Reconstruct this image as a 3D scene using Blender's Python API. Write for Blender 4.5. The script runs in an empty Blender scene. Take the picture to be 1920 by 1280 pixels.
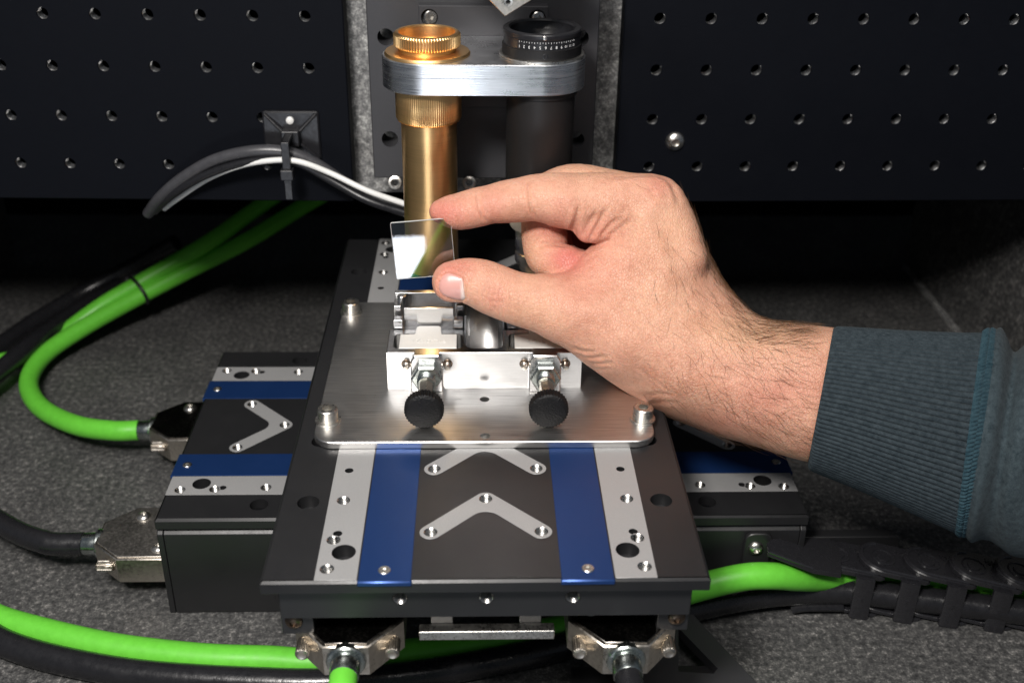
import bpy, bmesh, math, random
import numpy as np
from mathutils import Matrix, Vector
from mathutils.geometry import tessellate_polygon

random.seed(7); RNG = np.random.default_rng(7)
S = 0.001                                   # the scene is written in millimetres
R = math.radians
SC = bpy.context.scene
COL = SC.collection

# ------------------------------------------------------------------ camera
F_PX = 2089.6
CAM = np.array([-2.69, 0.0, 365.0])
PITCH, YAW, ROLL = R(28.497), R(1.976), R(0.826)
def cam_axes():
    f = np.array([math.sin(YAW)*math.cos(PITCH), math.cos(YAW)*math.cos(PITCH), -math.sin(PITCH)])
    rt = np.array([math.cos(YAW), -math.sin(YAW), 0.0]); up = np.cross(rt, f)
    return rt*math.cos(ROLL)+up*math.sin(ROLL), -rt*math.sin(ROLL)+up*math.cos(ROLL), f
RT, UP, FW = cam_axes()
def ray(u, v): return FW + RT*((u-960)/F_PX) - UP*((v-640)/F_PX)
def at(u, v, ax, val):                      # a picture point on the plane x/y/z = val, in mm
    r = ray(u, v); k = 'xyz'.index(ax); return CAM + r*((val-CAM[k])/r[k])
cd = bpy.data.cameras.new('camera'); cam = bpy.data.objects.new('camera', cd); COL.objects.link(cam)
M = Matrix(((RT[0], UP[0], -FW[0]), (RT[1], UP[1], -FW[1]), (RT[2], UP[2], -FW[2]))).to_4x4()
M.translation = Vector(CAM*S); cam.matrix_world = M
cd.sensor_width = 36; cd.lens = F_PX/1920*36; cd.clip_start = 0.02; cd.clip_end = 50
cd.dof.use_dof = True; cd.dof.focus_distance = 0.464; cd.dof.aperture_fstop = 11.0
SC.camera = cam

# ------------------------------------------------------------------ world and lamps
W = bpy.data.worlds.new('World'); SC.world = W; W.use_nodes = True
bg = W.node_tree.nodes['Background']; bg.inputs[0].default_value = (0.75, 0.85, 1.0, 1); bg.inputs[1].default_value = 0.10
def area(name, loc, target, size, power, color, sy=None, shape='DISK'):
    l = bpy.data.lights.new(name, 'AREA'); l.energy = power; l.size = size*S; l.shape = shape; l.color = color
    if sy: l.size_y = sy*S
    o = bpy.data.objects.new(name, l); COL.objects.link(o); o.location = Vector(loc)*S
    o.rotation_euler = (Vector(target)-Vector(loc)).to_track_quat('-Z', 'Y').to_euler(); return o
area('flash_lamp', (-150, -20, 600), (0, 460, 130), 110, 5.0, (1.0, 0.955, 0.91))
area('ceiling_bounce_lamp', (-60, -230, 1250), (0, 450, 100), 700, 8.0, (1.0, 0.96, 0.92), sy=600, shape='RECTANGLE')
area('reflection_lamp', (-184, -900, -305), (-184, 460, -30), 432, 2.3, (0.86, 0.91, 1.0), sy=270, shape='RECTANGLE')  # unseen low lamp added to be mirrored in the glass and clamp
SC.view_settings.view_transform = 'Standard'; SC.view_settings.look = 'None'
SC.view_settings.exposure = 0.0; SC.view_settings.gamma = 1.0
SC.cycles.use_denoising = True
SC.cycles.max_bounces = 10; SC.cycles.transmission_bounces = 8; SC.cycles.sample_clamp_indirect = 6

# ------------------------------------------------------------------ materials
def _new(name):
    m = bpy.data.materials.new(name); m.use_nodes = True
    return m, m.node_tree.nodes, m.node_tree.links, m.node_tree.nodes['Principled BSDF']
def _coords(N, L, scale):
    tc = N.new('ShaderNodeTexCoord'); mp = N.new('ShaderNodeMapping'); mp.inputs['Scale'].default_value = scale
    L.new(tc.outputs['Object'], mp.inputs[0]); return mp
def _noise(N, L, vec, scale, detail=4, rough=0.6):
    n = N.new('ShaderNodeTexNoise'); n.inputs['Scale'].default_value = scale
    n.inputs['Detail'].default_value = detail; n.inputs['Roughness'].default_value = rough
    L.new(vec.outputs[0], n.inputs['Vector']); return n
def _ramp(N, L, fac, stops):
    r = N.new('ShaderNodeValToRGB'); e = r.color_ramp.elements
    while len(e) < len(stops): e.new(0.5)
    for i, (p, c) in enumerate(stops):
        e[i].position = p; e[i].color = (*c, 1) if len(c) == 3 else c
    L.new(fac, r.inputs[0]); return r
def mat(name, base, metal=0.0, rough=0.5, grain=None, gscale=900, bump=0.0, bscale=900, rvar=0.12, cvar=0.12, spec=0.5, aniso=0.0, bstretch=None, coat=0.0):
    """one surface; grain = stretch of the brushing (x, y, z); bump = relief in mm"""
    m, N, L, B = _new(name)
    B.inputs['Metallic'].default_value = metal; B.inputs['Roughness'].default_value = rough
    B.inputs['Specular IOR Level'].default_value = spec
    B.inputs['Coat Weight'].default_value = coat
    st = grain or (1, 1, 1)
    v = _coords(N, L, st); n = _noise(N, L, v, gscale)
    lo = tuple(c*(1-cvar) for c in base); hi = tuple(min(1, c*(1+cvar)) for c in base)
    r = _ramp(N, L, n.outputs['Fac'], [(0.3, lo), (0.7, hi)]); L.new(r.outputs[0], B.inputs['Base Color'])
    v2 = _coords(N, L, (1, 1, 1)); n2 = _noise(N, L, v2, 60, 6, 0.65)
    ad = N.new('ShaderNodeMath'); ad.operation = 'ADD'; L.new(n.outputs['Fac'], ad.inputs[0]); L.new(n2.outputs['Fac'], ad.inputs[1])
    mr = N.new('ShaderNodeMapRange'); mr.inputs['From Min'].default_value = 0.6; mr.inputs['From Max'].default_value = 1.4
    mr.inputs['To Min'].default_value = max(0.02, rough-rvar); mr.inputs['To Max'].default_value = min(1, rough+rvar)
    L.new(ad.outputs[0], mr.inputs['Value']); L.new(mr.outputs[0], B.inputs['Roughness'])
    if aniso: B.inputs['Anisotropic'].default_value = aniso
    if bump:
        vb = _coords(N, L, bstretch or st); nb = _noise(N, L, vb, bscale, 3)
        b = N.new('ShaderNodeBump'); b.inputs['Strength'].default_value = 1.0; b.inputs['Distance'].default_value = bump*S
        L.new(nb.outputs['Fac'], b.inputs['Height']); L.new(b.outputs[0], B.inputs['Normal'])
    return m
MT = {}
MT['black_anod'] = mat('black_anodised', (0.0132, 0.0134, 0.0145), 0.0, 0.42, gscale=2500, bump=0.010, bscale=2500, spec=0.55)
MT['panel'] = mat('breadboard_black', (0.0036, 0.0043, 0.0066), 0.0, 0.6, grain=(1, 1, 30), gscale=120, bump=0.006, bscale=300, spec=0.07)
MT['plate_grey'] = mat('dark_grey_anodised', (0.040, 0.040, 0.044), 0.2, 0.5, gscale=2500, bump=0.01, bscale=2500, spec=0.5)
MT['blue'] = mat('blue_anodised', (0.013, 0.046, 0.168), 0.55, 0.40, gscale=2500, bump=0.008, bscale=2600)
MT['silver'] = mat('silver_anodised', (0.37, 0.37, 0.37), 0.35, 0.5, gscale=2500, bump=0.010, bscale=2600)
MT['alu_plate'] = mat('brushed_aluminium', (0.66, 0.65, 0.635), 1.0, 0.35, grain=(3, 120, 60), gscale=16, bump=0.022, bscale=18, rvar=0.10, cvar=0.20)
MT['alu_mill'] = mat('milled_aluminium', (0.70, 0.70, 0.705), 1.0, 0.19, grain=(4, 60, 60), gscale=30, bump=0.010, bscale=24, rvar=0.08, cvar=0.08)
MT['alu_clamp'] = mat('sawn_aluminium', (0.84, 0.85, 0.87), 1.0, 0.30, grain=(2, 2, 60), gscale=30, bump=0.03, bscale=26, rvar=0.12, cvar=0.12)
MT['brass'] = mat('turned_brass', (0.95, 0.61, 0.275), 1.0, 0.34, grain=(3, 3, 150), gscale=14, bump=0.006, bscale=16, rvar=0.05, cvar=0.05)
MT['steel'] = mat('bright_steel', (0.66, 0.64, 0.60), 1.0, 0.32, gscale=900, bump=0.004, bscale=1500)
MT['bore'] = mat('tapped_bore_steel', (0.52, 0.51, 0.49), 1.0, 0.28, gscale=900)
MT['bronze'] = mat('dark_bronze_screw', (0.16, 0.12, 0.09), 1.0, 0.4, gscale=600)
MT['bore_dark'] = mat('tapped_bore_grey', (0.60, 0.60, 0.60), 1.0, 0.32, gscale=900)
MT['nickel'] = mat('satin_nickel', (0.62, 0.57, 0.50), 1.0, 0.33, gscale=600, bump=0.008, bscale=900)
MT['zinc'] = mat('zinc_plated', (0.52, 0.56, 0.54), 1.0, 0.26, gscale=500, bump=0.006, bscale=700)
MT['green'] = mat('green_jacket', (0.135, 0.56, 0.045), 0.0, 0.45, gscale=300, bump=0.02, bscale=500, cvar=0.06, spec=0.4)
MT['rubber'] = mat('black_jacket', (0.014, 0.014, 0.016), 0.0, 0.27, gscale=300, bump=0.10, bscale=420, spec=0.5)
MT['black_plastic'] = mat('black_plastic', (0.012, 0.012, 0.014), 0.0, 0.34, gscale=600, bump=0.02, bscale=800, spec=0.5)
MT['chain'] = mat('chain_plastic', (0.019, 0.019, 0.022), 0.0, 0.24, gscale=600, bump=0.012, bscale=900, spec=0.6)
MT['grey_wire'] = mat('grey_wire', (0.05, 0.05, 0.055), 0.0, 0.35, gscale=300)
MT['white_wire'] = mat('white_wire', (0.72, 0.72, 0.70), 0.0, 0.35, gscale=300, cvar=0.04)
MT['white_plastic'] = mat('white_nylon', (0.66, 0.65, 0.62), 0.0, 0.5, gscale=700, bump=0.012, bscale=1200, cvar=0.03)
MT['cream'] = mat('cream_paint', (0.60, 0.56, 0.47), 0.0, 0.5, gscale=400, cvar=0.06)
MT['optic_black'] = mat('matt_black', (0.008, 0.0075, 0.008), 0.0, 0.5, gscale=1800, bump=0.012, bscale=2200, spec=0.5)
MT['void_black'] = mat('flat_black', (0.004, 0.004, 0.005), 0.0, 0.9, gscale=800, spec=0.1)
MT['knob'] = mat('grained_black_knob', (0.004, 0.004, 0.0045), 0.0, 0.5, gscale=1500, bump=0.5, bscale=1200, spec=0.3)
MT['ink'] = mat('white_print', (0.8, 0.8, 0.8), 0.0, 0.6, gscale=500, cvar=0.02)
MT['paper'] = mat('white_paper', (0.80, 0.82, 0.88), 0.0, 0.7, gscale=500, cvar=0.02)

def granite_mat(name, cols):
    m, N, L, B = _new(name)
    v = _coords(N, L, (1, 1, 1))
    n1 = _noise(N, L, v, 330, 5, 0.72); n2 = _noise(N, L, v, 900, 3, 0.6); n3 = _noise(N, L, v, 40, 3, 0.6)
    a = N.new('ShaderNodeMath'); a.operation = 'MULTIPLY_ADD'; a.inputs[1].default_value = 0.45
    L.new(n2.outputs['Fac'], a.inputs[0]); L.new(n1.outputs['Fac'], a.inputs[2])
    a2 = N.new('ShaderNodeMath'); a2.operation = 'MULTIPLY_ADD'; a2.inputs[1].default_value = 0.18
    L.new(n3.outputs['Fac'], a2.inputs[0]); L.new(a.outputs[0], a2.inputs[2])
    r = _ramp(N, L, a2.outputs[0], list(zip((0.64, 0.80, 0.92, 1.0), cols)))
    L.new(r.outputs[0], B.inputs['Base Color']); B.inputs['Roughness'].default_value = 0.5
    B.inputs['Specular IOR Level'].default_value = 0.35
    return m
MT['granite'] = granite_mat('black_granite', [(0.028, 0.028, 0.0285), (0.062, 0.062, 0.062), (0.122, 0.120, 0.116), (0.25, 0.24, 0.23)])
MT['granite_light'] = granite_mat('grey_granite', [(0.07, 0.07, 0.07), (0.16, 0.16, 0.16), (0.30, 0.30, 0.29), (0.5, 0.5, 0.48)])

def glass_mat():
    m, N, L, B = _new('coated_glass')
    B.inputs['Base Color'].default_value = (0.985, 0.99, 0.985, 1); B.inputs['Roughness'].default_value = 0.0
    B.inputs['Transmission Weight'].default_value = 1.0; B.inputs['IOR'].default_value = 2.15
    return m
MT['glass'] = glass_mat()

# ------------------------------------------------------------------ mesh builder
def circ(r, n=32, cx=0, cy=0, a0=0.0): return [(cx+r*math.cos(a0+2*math.pi*i/n), cy+r*math.sin(a0+2*math.pi*i/n)) for i in range(n)]
def rrect(x0, x1, y0, y1, r, n=6):
    out = []
    for cx, cy, a in ((x1-r, y1-r, 0), (x0+r, y1-r, 90), (x0+r, y0+r, 180), (x1-r, y0+r, 270)):
        out += [(cx+r*math.cos(R(a+90*i/n)), cy+r*math.sin(R(a+90*i/n))) for i in range(n+1)]
    return out
def area2(p): return sum(p[i-1][0]*p[i][1]-p[i][0]*p[i-1][1] for i in range(len(p)))
def inset(p, d):
    if area2(p) < 0: p = p[::-1]
    n = len(p); out = []
    for i in range(n):
        a, b, c = Vector(p[i-1]), Vector(p[i]), Vector(p[(i+1) % n])
        e1 = (b-a).normalized() if (b-a).length > 1e-9 else Vector((1, 0)); e2 = (c-b).normalized() if (c-b).length > 1e-9 else e1
        n1 = Vector((-e1.y, e1.x)); n2 = Vector((-e2.y, e2.x)); k = n1+n2
        k = k/max(k.length_squared, 1e-6)*2
        q = b+k*d; out.append((q.x, q.y))
    return out
AXZ = Matrix.Identity(4)
def axis_to(d):                              # local +z turned to direction d
    return Vector(d).to_track_quat('Z', 'Y').to_matrix().to_4x4()
TOWARD = Matrix(((1, 0, 0, 0), (0, 0, -1, 0), (0, 1, 0, 0), (0, 0, 0, 1)))   # local x->X, y->Z, z->-Y (faces the viewer)
def T(x, y, z): return Matrix.Translation((x, y, z))
class G:
    def __init__(s): s.v = []; s.f = []
    def add(s, vs, fs, M=None):
        o = len(s.v)
        if M is not None: vs = [tuple(M @ Vector(p)) for p in vs]
        s.v += [tuple(p) for p in vs]; s.f += [tuple(i+o for i in f) for f in fs]; return s
    def box(s, x0, x1, y0, y1, z0, z1, M=None):
        v = [(x, y, z) for z in (z0, z1) for y in (y0, y1) for x in (x0, x1)]
        return s.add(v, [(0, 2, 3, 1), (4, 5, 7, 6), (0, 1, 5, 4), (2, 6, 7, 3), (0, 4, 6, 2), (1, 3, 7, 5)], M)
    def prism(s, poly, z0, z1, holes=(), ch=0.0, M=None, chb=0.0, floor=None):
        if area2(poly) < 0: poly = poly[::-1]
        n = len(poly); top = inset(poly, ch) if ch else poly; bot = inset(poly, chb) if chb else poly
        def cap(outer, z, flip):
            loops = [[Vector((x, y, 0)) for x, y in outer]]+[[Vector((x, y, 0)) for x, y in h] for h in holes]
            vs = [(p.x, p.y, z) for l in loops for p in l]
            fs = [tuple(t) for t in tessellate_polygon(loops)] if holes else [tuple(range(len(outer)))]
            s.add(vs, fs, M)
        cap(top, z1, 0)
        if floor is None or not holes: cap(bot, z0, 1)
        else:
            s.add([(x, y, z0) for x, y in bot], [tuple(range(n))], M)
        rings = [[(x, y, z0) for x, y in bot]]
        if chb: rings.append([(x, y, z0+chb) for x, y in poly])
        if ch: rings.append([(x, y, z1-ch) for x, y in poly])
        rings.append([(x, y, z1) for x, y in top])
        vs = [p for r in rings for p in r]
        fs = [(k*n+i, k*n+(i+1) % n, (k+1)*n+(i+1) % n, (k+1)*n+i) for k in range(len(rings)-1) for i in range(n)]
        s.add(vs, fs, M)
        for h in holes:
            m = len(h); zb = z0 if floor is None else floor
            s.add([(x, y, zb) for x, y in h]+[(x, y, z1) for x, y in h], [(i, (i+1) % m, m+(i+1) % m, m+i) for i in range(m)], M)
            if floor is not None: s.add([(x, y, floor) for x, y in h], [tuple(range(m))], M)
        return s
    def lathe(s, prof, n=32, M=None, teeth=None):
        vs = []; fs = []; rows = []
        for r, z in prof:
            if r < 1e-6: rows.append([len(vs)]); vs.append((0, 0, z)); continue
            row = []
            for i in range(n):
                a = 2*math.pi*i/n; row.append(len(vs)); vs.append((r*math.cos(a), r*math.sin(a), z))
            rows.append(row)
        for a, b in zip(rows, rows[1:]):
            for i in range(n):
                j = (i+1) % n
                if len(a) == 1 and len(b) == 1: continue
                if len(a) == 1: fs.append((a[0], b[i], b[j]))
                elif len(b) == 1: fs.append((a[i], a[j], b[0]))
                else: fs.append((a[i], a[j], b[j], b[i]))
        return s.add(vs, fs, M)
    def knurl(s, r, z0, z1, n, depth=0.35, M=None, ch=0.5):     # straight knurl: n ridges
        p = []
        for i in range(n*4):
            a = 2*math.pi*i/(n*4); rr = r-(depth if i % 4 in (0, 3) else 0)
            p.append((rr*math.cos(a), rr*math.sin(a)))
        q = [(x*(r-depth-ch*0.4)/math.hypot(x, y), y*(r-depth-ch*0.4)/math.hypot(x, y)) for x, y in p]
        m = len(p); vs = [(x, y, z0) for x, y in q]+[(x, y, z0+ch) for x, y in p]+[(x, y, z1-ch) for x, y in p]+[(x, y, z1) for x, y in q]
        fs = [(k*m+i, k*m+(i+1) % m, (k+1)*m+(i+1) % m, (k+1)*m+i) for k in range(3) for i in range(m)]
        return s.add(vs, fs, M)
    def tube(s, pts, r, n=12, M=None, sub=6, flat=1.0):
        P = catmull(pts, sub); vs = []; fs = []; m = len(P)
        up = Vector((0, 0, 1)); prev = None
        for i in range(m):
            t = (P[min(i+1, m-1)]-P[max(i-1, 0)]).normalized()
            if prev is None: a = t.cross(up) if abs(t.z) < 0.95 else t.cross(Vector((1, 0, 0)))
            else: a = prev-t*prev.dot(t)
            a.normalize(); prev = a; b = a.cross(t)
            rr = r(i/(m-1)) if callable(r) else r
            for k in range(n):
                c = 2*math.pi*k/n; vs.append(tuple(P[i]+a*(rr*math.cos(c))+b*(rr*flat*math.sin(c))))
        for i in range(m-1):
            for k in range(n): fs.append((i*n+k, i*n+(k+1) % n, (i+1)*n+(k+1) % n, (i+1)*n+k))
        fs.append(tuple(range(n))); fs.append(tuple(range((m-1)*n, m*n)))
        return s.add(vs, fs, M)
def catmull(pts, sub):
    p = [Vector(q) for q in pts]; p = [p[0]*2-p[1]]+p+[p[-1]*2-p[-2]]; out = []
    for i in range(1, len(p)-2):
        for k in range(sub):
            t = k/sub; a, b, c, d = p[i-1:i+3]
            out.append(0.5*((2*b)+(c-a)*t+(2*a-5*b+4*c-d)*t*t+(3*b-a-3*c+d)*t**3))
    out.append(p[-2]); return out

def mesh_of(name, g, m, off=(0, 0, 0), ang=35):
    me = bpy.data.meshes.new(name); o = np.array(off)
    v = (np.array(g.v, dtype=float)-o)*S
    me.from_pydata(v.tolist(), [], g.f); me.materials.append(m)
    bm = bmesh.new(); bm.from_mesh(me); bmesh.ops.remove_doubles(bm, verts=bm.verts, dist=1e-6)
    bmesh.ops.recalc_face_normals(bm, faces=bm.faces); bm.to_mesh(me); bm.free()
    me.shade_smooth(); me.set_sharp_from_angle(angle=R(ang)); return me
def link(name, me, parent=None, loc=None, rot=None, bevel=0.0):
    o = bpy.data.objects.new(name, me); COL.objects.link(o)
    if parent is not None: o.parent = parent
    if loc is not None: o.location = Vector(loc)*S
    if rot is not None: o.rotation_euler = rot
    if bevel:
        b = o.modifiers.new('edge', 'BEVEL'); b.width = bevel*S; b.segments = 2; b.limit_method = 'ANGLE'; b.angle_limit = R(40); b.harden_normals = True
    return o
def props(o, label=None, cat=None, group=None, kind=None):
    for k, x in (('label', label), ('category', cat), ('group', group), ('kind', kind)):
        if x: o[k] = x
    return o
def thing(name, label, cat, o=(0, 0, 0), rotz=0.0, group=None):
    e = bpy.data.objects.new(name, None); COL.objects.link(e); e.empty_display_size = 0.01
    e.location = Vector(o)*S; e.rotation_euler = (0, 0, rotz); e['o'] = [float(c) for c in o]
    return props(e, label, cat, group)
def part(name, g, m, root, bevel=0.0, local=False, ang=35, label=None):
    """g in world mm (or in the thing's own mm when local)"""
    off = (0, 0, 0) if local else tuple(root['o'])
    o = link(name, mesh_of(name, g, m, off, ang), root, None, None, bevel)
    if label: o['label'] = label
    return o
def sub(name, g, m, par, root, bevel=0.0, local=False, ang=35):
    off = (0, 0, 0) if local else tuple(root['o'])
    off = tuple(np.array(off)+np.array(par.location)/S)
    return link(name, mesh_of(name, g, m, off, ang), par, None, None, bevel)
def solo(name, g, m, label, cat, o=None, group=None, kind=None, bevel=0.0, ang=35):
    c = o if o is not None else tuple(np.mean(np.array(g.v), axis=0))
    x = link(name, mesh_of(name, g, m, c, ang), None, c, None, bevel)
    return props(x, label, cat, group, kind)
def text_geo(s, size, depth, M):
    cu = bpy.data.curves.new('t', 'FONT'); cu.body = s; cu.size = size; cu.extrude = depth/2; cu.align_x = 'CENTER'; cu.align_y = 'CENTER'
    cu.resolution_u = 2
    o = bpy.data.objects.new('t', cu); COL.objects.link(o); dg = bpy.context.evaluated_depsgraph_get(); dg.update()
    me = o.evaluated_get(dg).to_mesh(); vs = [tuple(v.co) for v in me.vertices]; fs = [tuple(p.vertices) for p in me.polygons]
    o.evaluated_get(dg).to_mesh_clear(); bpy.data.objects.remove(o); bpy.data.curves.remove(cu)
    return [tuple(M @ Vector(v)) for v in vs], fs

# small shared meshes ------------------------------------------------
def bore_mesh(name, r, depth, m, ch=0.45, pitch=0.8, closed=True):
    prof = [(r+ch, 0.02), (r, -ch)]; z = -ch; k = 0
    while z > -depth: z -= pitch/2; k += 1; prof.append((r+(0.32 if k % 2 else 0.0), z))
    if closed: prof.append((0, z))
    g = G().lathe(prof, 20); return mesh_of(name, g, m, ang=25)
BORE_M5 = bore_mesh('threaded_bore', 2.1, 6, MT['bore'])
BORE_M6 = bore_mesh('threaded_hole', 2.70, 5.5, MT['bore_dark'], 0.15, 1.0, False)
def cap_screw(r, h, hexr):
    g = G(); g.prism(circ(r, 28), 0, h, holes=[circ(hexr, 6)], ch=0.45, floor=h*0.45); return mesh_of('cap_screw', g, MT['steel'])
CAP_M5 = cap_screw(4.2, 5.2, 2.3); CAP_M4 = cap_screw(3.2, 2.6, 1.3)
def flat_screw(r, hexr, h=0.5):
    g = G(); g.prism(circ(r, 24), -0.3, h, holes=[circ(hexr, 6)], ch=0.25, floor=0.0); return mesh_of('screw', g, MT['steel'])
FLAT_SCREW = flat_screw(2.2, 1.0)
def button_screw(r, h, hexr, m):
    g = G(); pr = [(r, 0)]+[(r*math.cos(R(a)), h*math.sin(R(a))) for a in (15, 30, 45, 58)]
    g.lathe(pr+[(hexr*1.05, h*0.92), (hexr, h*0.4), (0, h*0.4)], 24); return mesh_of('button_screw', g, m, ang=50)
BUTTON = button_screw(3.6, 2.2, 1.4, MT['steel']); BUTTON_DARK = button_screw(3.2, 1.8, 1.3, MT['bronze'])

# ------------------------------------------------------------------ setting: granite base and bridge
def struct(name, g, m, bevel=0.0, label=None):
    o = link(name, mesh_of(name, g, m), None, None, None, bevel); o['kind'] = 'structure'
    if label: o['label'] = label
    return o
struct('granite_table', G().box(-900, 900, 215, 1000, -150, 0), MT['granite'], 1.5, 'dark speckled granite table top')
gb = G(); gb.box(-360, 335, 562, 800, 150, 420)
struct('granite_bridge', gb, MT['granite_light'], 1.0, 'grey granite bridge carrying the breadboards')
gb = G(); gb.box(335.3, 560, 545, 800, 0.3, 420); gb.box(-600, -360.3, 545, 800, 0.3, 420)
struct('granite_legs', gb, MT['granite'], 1.0, 'dark granite legs under the bridge')
struct('bright_line_strip', G().box(331.0, 335.2, 548, 790, 0.3, 4.0), MT['granite_light'], 0.6, 'pale strip added as the lit line at the foot of the right leg')  # lit line along the leg foot, made as a strip of paler stone
struct('dark_backdrop', G().box(-900, 900, 900, 910, 0.3, 600), MT['void_black'], 0, 'black backdrop added to keep the gap under the bridge dark')  # added black sheet, stands in for the deep shade under the bridge

# ------------------------------------------------------------------ breadboard panels
def breadboard(label, hx, hy, hz, ang, x0, x1, irange, jrange, skip=()):
    root = thing('breadboard_panel', label, 'breadboard', (hx, hy, hz), ang, 'black breadboards on the bridge')
    ca = math.cos(ang); h = []; pos = []
    for j in jrange:
        for i in irange:
            h.append(circ(2.85, 20, i*25, -j*25)); pos.append((i*25, -j*25))
    g = G(); g.prism(rrect((x0-hx)/ca, (x1-hx)/ca, 151.6-hz, 330-hz, 1.0, 2), -12, 0, holes=h, ch=0.6, M=TOWARD)
    part('board', g, MT['panel'], root, local=True)
    bs = G().prism(rrect((x0-hx)/ca+2, (x1-hx)/ca-2, 154-hz, 328-hz, 1.0, 2), -13.5, -12.3, M=TOWARD)
    part('hole_shade_sheet', bs, MT['void_black'], root, local=True)  # black sheet added so the depth of the holes stays dark
    for (px, pz) in pos:
        link('threaded_hole', BORE_M6, root, (px, 1.6, pz), (R(90), 0, 0))
    return root
breadboard('black breadboard on the left with cable tie mount and wires', -210.4, 548.1, 245.8, R(-1.2), -330, -66.9, range(-2, 6), range(0, 4))
rb = breadboard('black breadboard on the right with round headed screw', 85.4, 544.9, 246.0, R(1.04), 68.2, 333, range(0, 9), range(0, 4))
link('button_screw', button_screw(5.0, 2.9, 1.9, MT['steel']), rb, (97.7-85.4, -0.05, 184.7-246.0), (R(90), 0, 0))

# ------------------------------------------------------------------ mounting plate behind the lenses
mp = thing('mounting_plate', 'dark grey vertical plate behind the two lens tubes', 'mounting plate', (0, 535, 170))
hol = [circ(4.0, 24, sx*45.7, z) for sx in (-1, 1) for z in (240.4, 190.9)]
part('back_plate', G().prism(rrect(-54.3, 54.3, 170.8, 330, 0.8, 2), -543, -528, holes=hol, ch=0.5, M=TOWARD), MT['plate_grey'], mp)
hb = [circ(3.9, 24, sx*24.8, 251) for sx in (-1, 1)]
part('upper_block', G().prism(rrect(-29.7, 29.7, 209, 256.4, 0.3, 2), -527.9, -521, holes=hb, ch=0.35, floor=-524, M=TOWARD), MT['plate_grey'], mp)
for sx in (-1, 1):
    link('cap_screw', CAP_M4, mp, (sx*24.8, 524.0-535, 251-170), (R(90), 0, 0.3))
ring = mesh_of('ring_screw', G().lathe([(1.6, -3), (1.6, 1), (2.2, 1.4), (3.2, 1.2), (3.4, 0.4), (3.4, -3)], 20), MT['steel'])
for x in (-43.8, -7.0, 43.8): link('ring_screw', ring, mp, (x, 526-535, 169.2-170), (R(70), 0, 0))
for sx in (-1, 1): link('dome_screw', BUTTON, mp, (sx*36.5, 527.8-535, 239.5-170), (R(90), 0, 0))

# steel bracket hanging into the top of the frame
sb = thing('steel_bracket', 'brownish steel bracket corner pointing down above the lens clamp', 'bracket', (9, 474, 262.5))
poly = [(8.7, 262.4), (8.7+34, 262.4+20.8), (8.7+34-28, 262.4+20.8+28), (8.7-28, 262.4+28)]
part('bracket_plate', G().prism(poly, -474.5, -471.5, holes=[circ(1.7, 20, 10.0, 268.4)], ch=0.35, M=TOWARD), MT['nickel'], sb)
link('rivet', mesh_of('rivet', G().lathe([(1.0, -2.5), (1.0, 0.2), (1.9, 0.25), (2.0, 0.0), (2.0, -0.3)], 20), MT['steel']), sb, (10.0-9, 471.5-474, 268.4-262.5), (R(90), 0, 0))

# ------------------------------------------------------------------ lens clamp and the two tubes
cl = thing('lens_clamp', 'rounded aluminium clamp bar holding the two lens tubes', 'clamp', (0, 500, 229.5))
def stad(rr, hx=25.0, cy=488.0, back=521.0):
    p = [(hx+rr*math.cos(R(a)), cy+rr*math.sin(R(a))) for a in range(60, -91, -10)]
    p += [(-hx+rr*math.cos(R(a)), cy+rr*math.sin(R(a))) for a in range(-90, -241, -10)]
    return p+[(-hx-2, back), (hx+2, back)]
holes2 = [circ(12.7, 32, -25, 488), circ(15.35, 32, 25.3, 488)]
g = G(); g.prism(stad(19.5), 229.5, 237.0, holes=holes2, chb=0.35); g.prism(stad(19.5), 237.12, 242.9, holes=holes2, ch=0.4)
part('clamp_bar', g, MT['alu_clamp'], cl)
part('clamp_joint', G().prism(stad(19.32, back=520.8), 236.9, 237.2, holes=[circ(13.2, 32, -25, 488), circ(15.6, 32, 25.3, 488)]), MT['void_black'], cl)

bt = thing('brass_lens_tube', 'polished brass lens tube standing in the left of the clamp', 'lens tube', (-24.6, 488, 134))
C1 = T(-24.6, 488, 0)
part('tube_body', G().lathe([(10.8, 142), (10.8, 141.3), (11.9, 141.2), (12.5, 141.9), (12.5, 213.5), (11.2, 214.2), (11.2, 228)], 64, C1), MT['brass'], bt)
part('knurled_collar', G().knurl(14.7, 214.0, 229.4, 96, 0.28, C1, 1.1).lathe([(12.4, 213.9), (14.2, 214.0)], 64, C1), MT['brass'], bt)
part('flange', G().lathe([(11, 243.0), (18.6, 243.0), (18.8, 243.4), (18.2, 244.2), (13.2, 244.5), (11.5, 244.4)], 64, C1), MT['brass'], bt)
part('neck', G().lathe([(12.6, 244.2), (12.6, 246.8), (11.4, 247)], 48, C1), MT['brass'], bt)
gk = G().knurl(14.6, 246.3, 252.2, 72, 0.5, C1, 0.7)
gk.lathe([(11.6, 246.3), (13.9, 246.3)], 64, C1); gk.lathe([(13.9, 252.2), (13.2, 252.6), (12.4, 252.4), (12.2, 251.5), (12.2, 236), (0, 235.9)], 64, C1)
part('knurled_ring', gk, MT['brass'], bt)

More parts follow.
